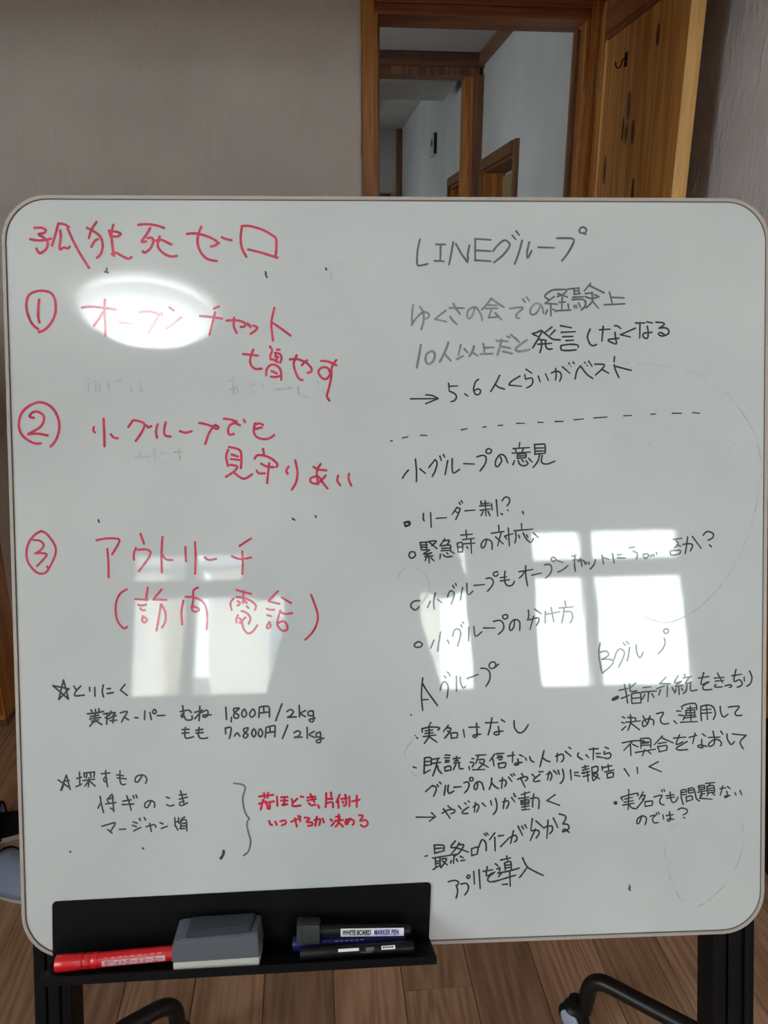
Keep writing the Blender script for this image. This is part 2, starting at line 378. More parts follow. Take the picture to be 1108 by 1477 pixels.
# outside: paving and the neighbour's pale house, seen only in the board's gloss
struct(box_obj('ground', plain('pale_gravel', (0.50, 0.48, 0.45), 0.9, bscale=8, var=0.2), (-14, 14, -16, YS-0.13, -0.35, -0.25)))
nh = tag(empty('neighbour_house', (0, -9.0, -0.25)), 'pale beige house outside the window, mirrored in the whiteboard', 'house')
hw = plain('beige_render', (0.86, 0.80, 0.72), 0.9, bump=0.3, bscale=40); dp = plain('dark_pane', (0.25, 0.28, 0.31), 0.2)
box_obj('wall', hw, (-7.0, -3.1, -2.0, 0, 0, 2.75), nh); box_obj('wall', hw, (-2.45, 0.75, -2.0, 0, 0, 2.75), nh)
box_obj('lean_to', M['white_label'], (-3.1, -2.45, -1.6, -1.5, 0, 1.3), nh)
for k, x in enumerate((-5.6, -3.85, -1.2)):
    f = box_obj('window', M['white_label'], (x-0.45, x+0.45, 0, 0.05, 1.2, 2.1), nh, 0.01)
    box_obj('pane', dp, (x-0.38, x+0.38, 0.05, 0.06, 1.27, 2.03), f)
for z in (0.62, 2.3): box_obj('band', M['white_label'], (-2.45, 0.76, 0, 0.03, z, z+0.09), nh, 0.005)
for xa, xb in ((-7.4, -3.0), (-2.55, 1.1)):
    MB().hull([(xa, 0.4, 2.75), (xb, 0.4, 2.75), (xa, -2.5, 2.75), (xb, -2.5, 2.75), (xa, -1.0, 3.4), (xb, -1.0, 3.4)]).build('roof', plain('slate_roof', (0.3, 0.3, 0.32), 0.7), nh)
# ---------------------------------------------------------------- hall beyond the doorway
H = M['hall']
YB = 4.68
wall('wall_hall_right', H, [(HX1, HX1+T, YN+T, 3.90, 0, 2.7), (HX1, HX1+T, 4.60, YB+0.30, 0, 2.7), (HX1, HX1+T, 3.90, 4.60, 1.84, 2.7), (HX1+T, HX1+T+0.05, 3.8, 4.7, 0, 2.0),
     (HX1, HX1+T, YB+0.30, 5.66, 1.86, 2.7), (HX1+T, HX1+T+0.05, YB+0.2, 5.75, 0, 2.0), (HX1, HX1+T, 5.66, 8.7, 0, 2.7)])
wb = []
yy = [YN+T] + [v for w in ADDED_HALLWIN for v in (w[1], w[2])] + [8.7]
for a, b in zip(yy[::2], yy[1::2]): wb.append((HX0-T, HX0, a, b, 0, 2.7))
for x, y0, y1, z0, z1 in ADDED_HALLWIN: wb += [(HX0-T, HX0, y0, y1, 0, z0), (HX0-T, HX0, y0, y1, z1, 2.7)]
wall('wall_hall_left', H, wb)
for i, (x, y0, y1, z0, z1) in enumerate(ADDED_HALLWIN):
    w = struct(empty('window_%d' % (i+3), (HX0-0.06, y0, z0)))  # out-of-view window, added to light the hall
    a, c = y1-y0, z1-z0
    for nm, b in (('frame_side', (-.03, .03, 0, .03, 0, c)), ('frame_side', (-.03, .03, a-.03, a, 0, c)), ('frame_head', (-.03, .03, .03, a-.03, c-.03, c)), ('frame_sill', (-.03, .03, .03, a-.03, 0, .03)), ('mullion', (-.03, .03, a/2-.02, a/2+.02, .03, c-.03))):
        box_obj(nm, M['alu'], b, w)
    box_obj('pane', M['glass'], (-.003, .003, .03, a/2-.02, .03, c-.03), w); box_obj('pane', M['glass'], (-.003, .003, a/2+.02, a-.03, .03, c-.03), w)
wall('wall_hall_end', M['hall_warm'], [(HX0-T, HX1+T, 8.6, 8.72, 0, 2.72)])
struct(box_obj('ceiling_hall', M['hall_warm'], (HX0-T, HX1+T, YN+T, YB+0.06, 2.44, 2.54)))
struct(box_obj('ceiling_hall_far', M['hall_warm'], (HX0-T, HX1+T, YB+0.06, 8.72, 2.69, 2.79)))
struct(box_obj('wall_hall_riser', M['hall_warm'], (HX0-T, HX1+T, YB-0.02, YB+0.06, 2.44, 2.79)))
struct(box_obj('trim_1', M['dark_wood_v'], (HX1-0.03, HX1, YN+T, YB, 2.385, 2.44)))
# second opening: beam, head board and post
bmz = struct(empty('trim_2', (HX0, YB, 0)))
box_obj('beam', M['dark_wood'], (0, HX1-HX0, 0, 0.10, 2.375, 2.44), bmz)
box_obj('head_board', M['dark_wood_v'], (0, HX1-HX0-0.02, 0.02, 0.14, 2.335, 2.375), bmz)
box_obj('post', M['dark_wood_v'], (HX1-HX0-0.055, HX1-HX0, 0, 0.14, 0, 2.335), bmz)
box_obj('post', M['pine_red_v'], (HX1-HX0-0.10, HX1-HX0-0.055, 0.03, 0.14, 0, 2.335), bmz)
struct(box_obj('trim_3', M['hall_warm'], (HX0, 0.925, 5.12, 5.62, 2.385, 2.69)))      # boxed-in duct under the ceiling
struct(box_obj('trim_4', M['dark_wood_v'], (0.56, 0.60, 5.62, 8.6, 2.64, 2.69)))      # ceiling batten
# recessed doorway in the hall's right wall
def recess(n, y0, y1, z1, mat_in, cas=0.055):
    d = struct(empty('door_%d' % n, (HX1, y0, 0))); a = y1-y0
    box_obj('casing', M['dark_wood_v'], (-0.018, 0.0, -cas, 0, 0, z1+cas), d, 0.002)
    box_obj('casing', M['dark_wood_v'], (-0.018, 0.0, a, a+cas, 0, z1+cas), d, 0.002)
    box_obj('head_casing', M['dark_wood_v'], (-0.025, 0.0, 0, a, z1, z1+cas), d, 0.002)
    box_obj('jamb', M['pine_red_v'], (0, T, a-0.012, a, 0, z1), d)
    box_obj('jamb', M['pine_red_v'], (0, T, 0, 0.012, 0, z1), d)
    box_obj('head_jamb', M['dark_wood_v'], (0, T, 0.012, a-0.012, z1-0.012, z1), d)
    box_obj('door_panel', mat_in, (T-0.02, T, 0.03, a-0.03, 0.03, z1-0.03), d)
    return d
recess(3, 3.90, 4.60, 1.84, M['tan_panel'])
recess(4, YB+0.30, 5.66, 1.86, M['dark_wood_v'])
for k in range(2):
    h = MB(); h.lathe([(0.0, 0), (0.016, 0.002), (0.018, 0.014), (0.006, 0.02), (0.006, 0.05), (0.014, 0.055), (0.014, 0.062), (0.0, 0.064)], (HX1+0.088, 5.12+0.14*k, 1.74+0.03*(k % 2)), (-1, 0, 0), 14)
    o = h.build('coat_hook', M['chrome'], None, True)
    tag(o, ['right-hand small chrome hook in the dark recess of the hall wall', 'left-hand small chrome hook in the dark recess of the hall wall'][k], 'hook', 'chrome hooks in the hall recess')
# far end: panelled pine door and a dark upright
d5 = struct(empty('door_5', (0, 8.6, 0)))
box_obj('post', M['dark_wood_v'], (HX1-0.06, HX1, -0.05, 0, 0, 2.69), d5)
box_obj('head_casing', M['dark_wood'], (0.02, 0.88, -0.03, 0, 2.02, 2.08), d5)
box_obj('casing', M['dark_wood_v'], (0.82, 0.88, -0.03, 0, 0, 2.02), d5)
box_obj('stile', M['pine_red_v'], (0.70, 0.82, -0.02, 0, 0, 2.02), d5)
box_obj('stile', M['pine_red_v'], (0.02, 0.12, -0.02, 0, 0, 2.02), d5)
box_obj('panel', M['pine_red_v'], (0.12, 0.70, -0.012, 0, 0, 1.92), d5)
box_obj('rail', M['pine_red'], (0.12, 0.70, -0.02, 0, 1.92, 2.02), d5)
# thermostat / intercom panel on the hall wall
th = tag(empty('wall_panel', (HX1, 6.40, 2.23)), 'slim ivory control panel with a dark display on the far hall wall', 'panel')
box_obj('case', M['thermo'], (-0.025, 0, -0.085, 0.085, -0.075, 0.075), th, 0.004)
box_obj('screen', M['thermo_dark'], (-0.028, -0.025, -0.03, 0.03, -0.01, 0.035), th)
box_obj('side_cover', M['thermo_dark'], (-0.022, 0, -0.094, -0.086, -0.07, 0.075), th, 0.002)

# ---------------------------------------------------------------- doorway trim and open pine door
d1 = struct(empty('door_1', (0, YN, 0)))
cw = 0.052
box_obj('casing', M['pine_red_v'], (OX0-cw, OX0-0.012, -0.022, 0.0, 0, OZ+0.075), d1, 0.003)
box_obj('casing', M['pine_red_v'], (OX1+0.012, OX1+cw, -0.022, 0.0, 0, OZ+0.075), d1, 0.003)
box_obj('head_casing', M['pine_red'], (OX0-0.012, OX1+0.012, -0.022, 0.0, OZ+0.03, OZ+0.085), d1, 0.003)
box_obj('head_jamb', M['pine_red'], (OX0-0.012, OX1+0.012, -0.012, T+0.01, OZ, OZ+0.03), d1, 0.002)
box_obj('jamb', M['pine_red_v'], (OX0-0.012, OX0, -0.012, T+0.01, 0, OZ), d1, 0.001)
box_obj('jamb', M['pine_red_v'], (OX1, OX1+0.012, -0.012, T+0.01, 0, OZ), d1, 0.001)
box_obj('door_stop', M['dark_wood_v'], (OX0, OX0+0.012, 0.05, 0.075, 0, OZ-0.012), d1)
box_obj('door_stop', M['dark_wood_v'], (OX1-0.012, OX1, 0.05, 0.075, 0, OZ-0.012), d1)
LX = 0.967
leaf = struct(empty('door_2', (LX, 2.12, 0.01)))
lw = 0.655  # along +Y from the free edge to the hinge
zt = 2.17
box_obj('lock_stile', M['pine'], (0, 0.038, 0, 0.13, 0, zt), leaf, 0.002)
box_obj('hinge_stile', M['pine'], (0, 0.038, lw-0.05, lw, 0, zt), leaf, 0.002)
box_obj('lock_edge_lit', M['pine_edge'], (-0.0005, 0.0385, -0.004, 0.0, 0.0, zt), leaf, 0.001)  # edge face coloured brighter, as if lit from the south windows
box_obj('top_rail', M['pine_red_y'], (0.001, 0.037, 0.13, lw-0.05, zt-0.155, zt), leaf, 0.002)
box_obj('rail_moulding', M['pine_red_y'], (0.004, 0.034, 0.13, lw-0.05, zt-0.172, zt-0.155), leaf, 0.003)
box_obj('mid_rail', M['pine_red_y'], (0.001, 0.037, 0.13, lw-0.05, 0.80, 0.93), leaf, 0.002)
box_obj('bottom_rail', M['pine_red_y'], (0.001, 0.037, 0.13, lw-0.05, 0, 0.2), leaf, 0.002)
for a in (0.13, lw-0.062): box_obj('panel_moulding', M['pine_edge'], (0.005, 0.033, a, a+0.012, 0.93, zt-0.172), leaf, 0.003)
pb = (lw-0.062-0.142)/4
for k in range(4):
    a = 0.142 + k*pb
    for z0, z1 in ((0.2, 0.80), (0.93, zt-0.172)):
        box_obj('panel_board', M['pine'], (0.011, 0.027, a+0.0006, a+pb-0.0006, z0, z1), leaf, 0.0015)
for z in (0.25, 1.85):
    box_obj('hinge', M['chrome'], (-0.004, 0.006, lw-0.01, lw+0.006, z, z+0.09), leaf, 0.001)
hk = MB().tube([(0, 0, 0.02), (-0.012, 0, 0.014), (-0.016, 0, -0.004), (-0.024, 0, -0.01), (-0.032, 0, -0.002), (-0.032, 0, 0.008)], 0.0022, 8)
hk.box(-0.003, 0.0, -0.008, 0.008, -0.005, 0.034)
ho = hk.build('coat_hook', M['black_metal'], None, True); ho.location = (LX+0.0105, 2.55, 1.90)
tag(ho, 'tiny black hook screwed to the open knotty pine door', 'hook')
# knots in the pine boards
kn = MB()
for y, z, ry, rz in ((2.33, 1.925, 0.010, 0.028), (2.50, 1.78, 0.012, 0.040), (2.53, 1.72, 0.008, 0.035), (2.45, 1.70, 0.012, 0.034), (2.66, 1.62, 0.010, 0.045), (2.41, 1.52, 0.010, 0.05), (2.35, 1.38, 0.012, 0.03)):
    kn.prism([(math.cos(2*math.pi*k/14)*ry, math.sin(2*math.pi*k/14)*rz) for k in range(14)], 0, 0.0008)
    kn.bm.verts.ensure_lookup_table()
    for v in kn.bm.verts[len(kn.bm.verts)-28:]:
        a, b, c = v.co; v.co = Vector((0.0108-c, y-2.12+a, z-0.01+b+a*0.6))
ko = kn.build('knot_figure', plain('knot_brown', (0.07, 0.028, 0.012), 0.5), leaf); ko['kind'] = 'stuff'

# slim pine cabinet against the left wall
sc_ = tag(empty('slim_cabinet', (XL+0.002, 2.08, 0)), 'slim brown wooden cabinet at the left wall, behind the slippers', 'cabinet')
DX = -0.93-XL-0.002
box_obj('side_panel', M['pine_red_v'], (0, DX, 0.04, 0.17, 0.03, 1.1), sc_, 0.002)
box_obj('front_frame', M['pine_red_v'], (0, DX-0.001, 0.018, 0.0395, 0.03, 1.1), sc_, 0.002)
box_obj('door_leaf', M['pine'], (0.004, DX-0.006, 0.0, 0.0175, 0.05, 1.09), sc_, 0.002)
box_obj('plinth', M['dark_wood'], (0, DX-0.004, 0.03, 0.166, 0.0, 0.03), sc_)
box_obj('top_board', M['pine'], (0, DX+0.006, -0.006, 0.176, 1.1, 1.12), sc_, 0.002)
box_obj('knob', M['black_plastic'], (DX-0.045, DX-0.03, -0.014, 0.0, 0.56, 0.575), sc_, 0.003)
bb = struct(empty('baseboard_left', (XL, 2.26, 0)))
box_obj('board', M['pine_red_y'], (0, 0.010, 0.0, YN-2.26, 0, 0.06), bb, 0.002)
# pine cupboard standing against the right wall, open black base
cb = tag(empty('wooden_cupboard', (0.84, 1.30, 0)), 'brown wooden cupboard on a black base against the right wall', 'cupboard')
cx0 = 0.145
box_obj('body', M['pine'], (cx0, 0.255, 0.0, 0.42, 0.36, 1.17), cb, 0.003)
box_obj('door_leaf', M['pine'], (cx0-0.014, cx0, 0.01, 0.205, 0.37, 1.16), cb, 0.003)
box_obj('door_leaf', M['pine'], (cx0-0.014, cx0, 0.215, 0.41, 0.37, 1.16), cb, 0.003)
box_obj('base', M['black_plastic'], (cx0+0.01, 0.255, 0.01, 0.41, 0.0, 0.36), cb, 0.003)

# slippers on the floor at the left
def slipper(loc, rot, label):
    s = empty('slipper', loc); s.rotation_euler = (0, 0, rot)
    L_, n = 0.27, 28
    def outline(sc, z):
        P = []
        for k in range(n):
            a = 2*math.pi*k/n; x = math.cos(a); w = 0.047 + 0.006*x
            P.append((x*L_/2*sc, math.sin(a)*w*sc*(1 if abs(x) < 2 else 1)))
        return P
    MB().prism(outline(1.0, 0), 0.0, 0.012).build('sole', M['sole'], s)
    MB().prism(outline(0.97, 0), 0.012, 0.020).build('insole', M['slipper_in'], s)
    m = MB(); bm = m.bm; rows = []
    for i in range(9):
        t = i/8; x = -0.005 + t*(L_/2-0.008+0.005)
        hw = 0.051*math.sqrt(max(0.02, 1-(max(0, x)/(L_/2))**2)) + 0.001
        hh = 0.062*(1-0.55*t**1.6)
        rows.append([bm.verts.new((x, hw*math.cos(math.pi*j/10), 0.010 + hh*math.sin(math.pi*j/10))) for j in range(11)])
    for a, b in zip(rows, rows[1:]):
        for j in range(10): bm.faces.new((a[j], a[j+1], b[j+1], b[j]))
    o = m.build('upper', M['slipper'], s, True)
    so = o.modifiers.new('solid', 'SOLIDIFY'); so.thickness = 0.004
    m = MB().tube([(-0.006, 0.052*math.cos(math.pi*j/14), 0.010+0.063*math.sin(math.pi*j/14)) for j in range(15)], 0.003, 8)
    m.build('binding', M['slipper_in'], o, True)
    tag(s, label, 'slipper', 'blue-grey slippers on the floor')
    return s
slipper((-0.782, 1.640, 0), R(192), 'blue-grey slipper farther back on the floor by the left wall')
slipper((-0.712, 1.478, 0), R(-30), 'blue-grey slipper nearest the whiteboard edge on the floor')

# ---------------------------------------------------------------- the whiteboard on its stand
wbd = tag(empty('mobile_whiteboard', mat=BM), 'large rounded white board on a black stand, covered in handwriting', 'whiteboard')
W2, H2, RAD = 0.45, 0.8946/2, 0.052
outer = rrect(-W2, W2, -H2, H2, RAD); inr = rrect(-W2+0.0038, W2-0.0038, -H2+0.0038, H2-0.0038, RAD-0.0038); inr2 = rrect(-W2+0.0049, W2-0.0049, -H2+0.0049, H2-0.0049, RAD-0.0049)
panel = MB().prism(inr2, -0.0015, 0.0).build('writing_surface', M['board'], wbd); panel['label'] = 'glossy white enamel surface'
MB().prism(inr, -0.020, -0.0016).build('core', M['backing'], wbd)
MB().ring(outer, inr, -0.021, 0.0016).build('edge_strip', M['rim'], wbd)['label'] = 'beige rounded edge strip'
MB().ring(inr, inr2, -0.0014, 0.0003).build('edge_seam', M['seam'], wbd)

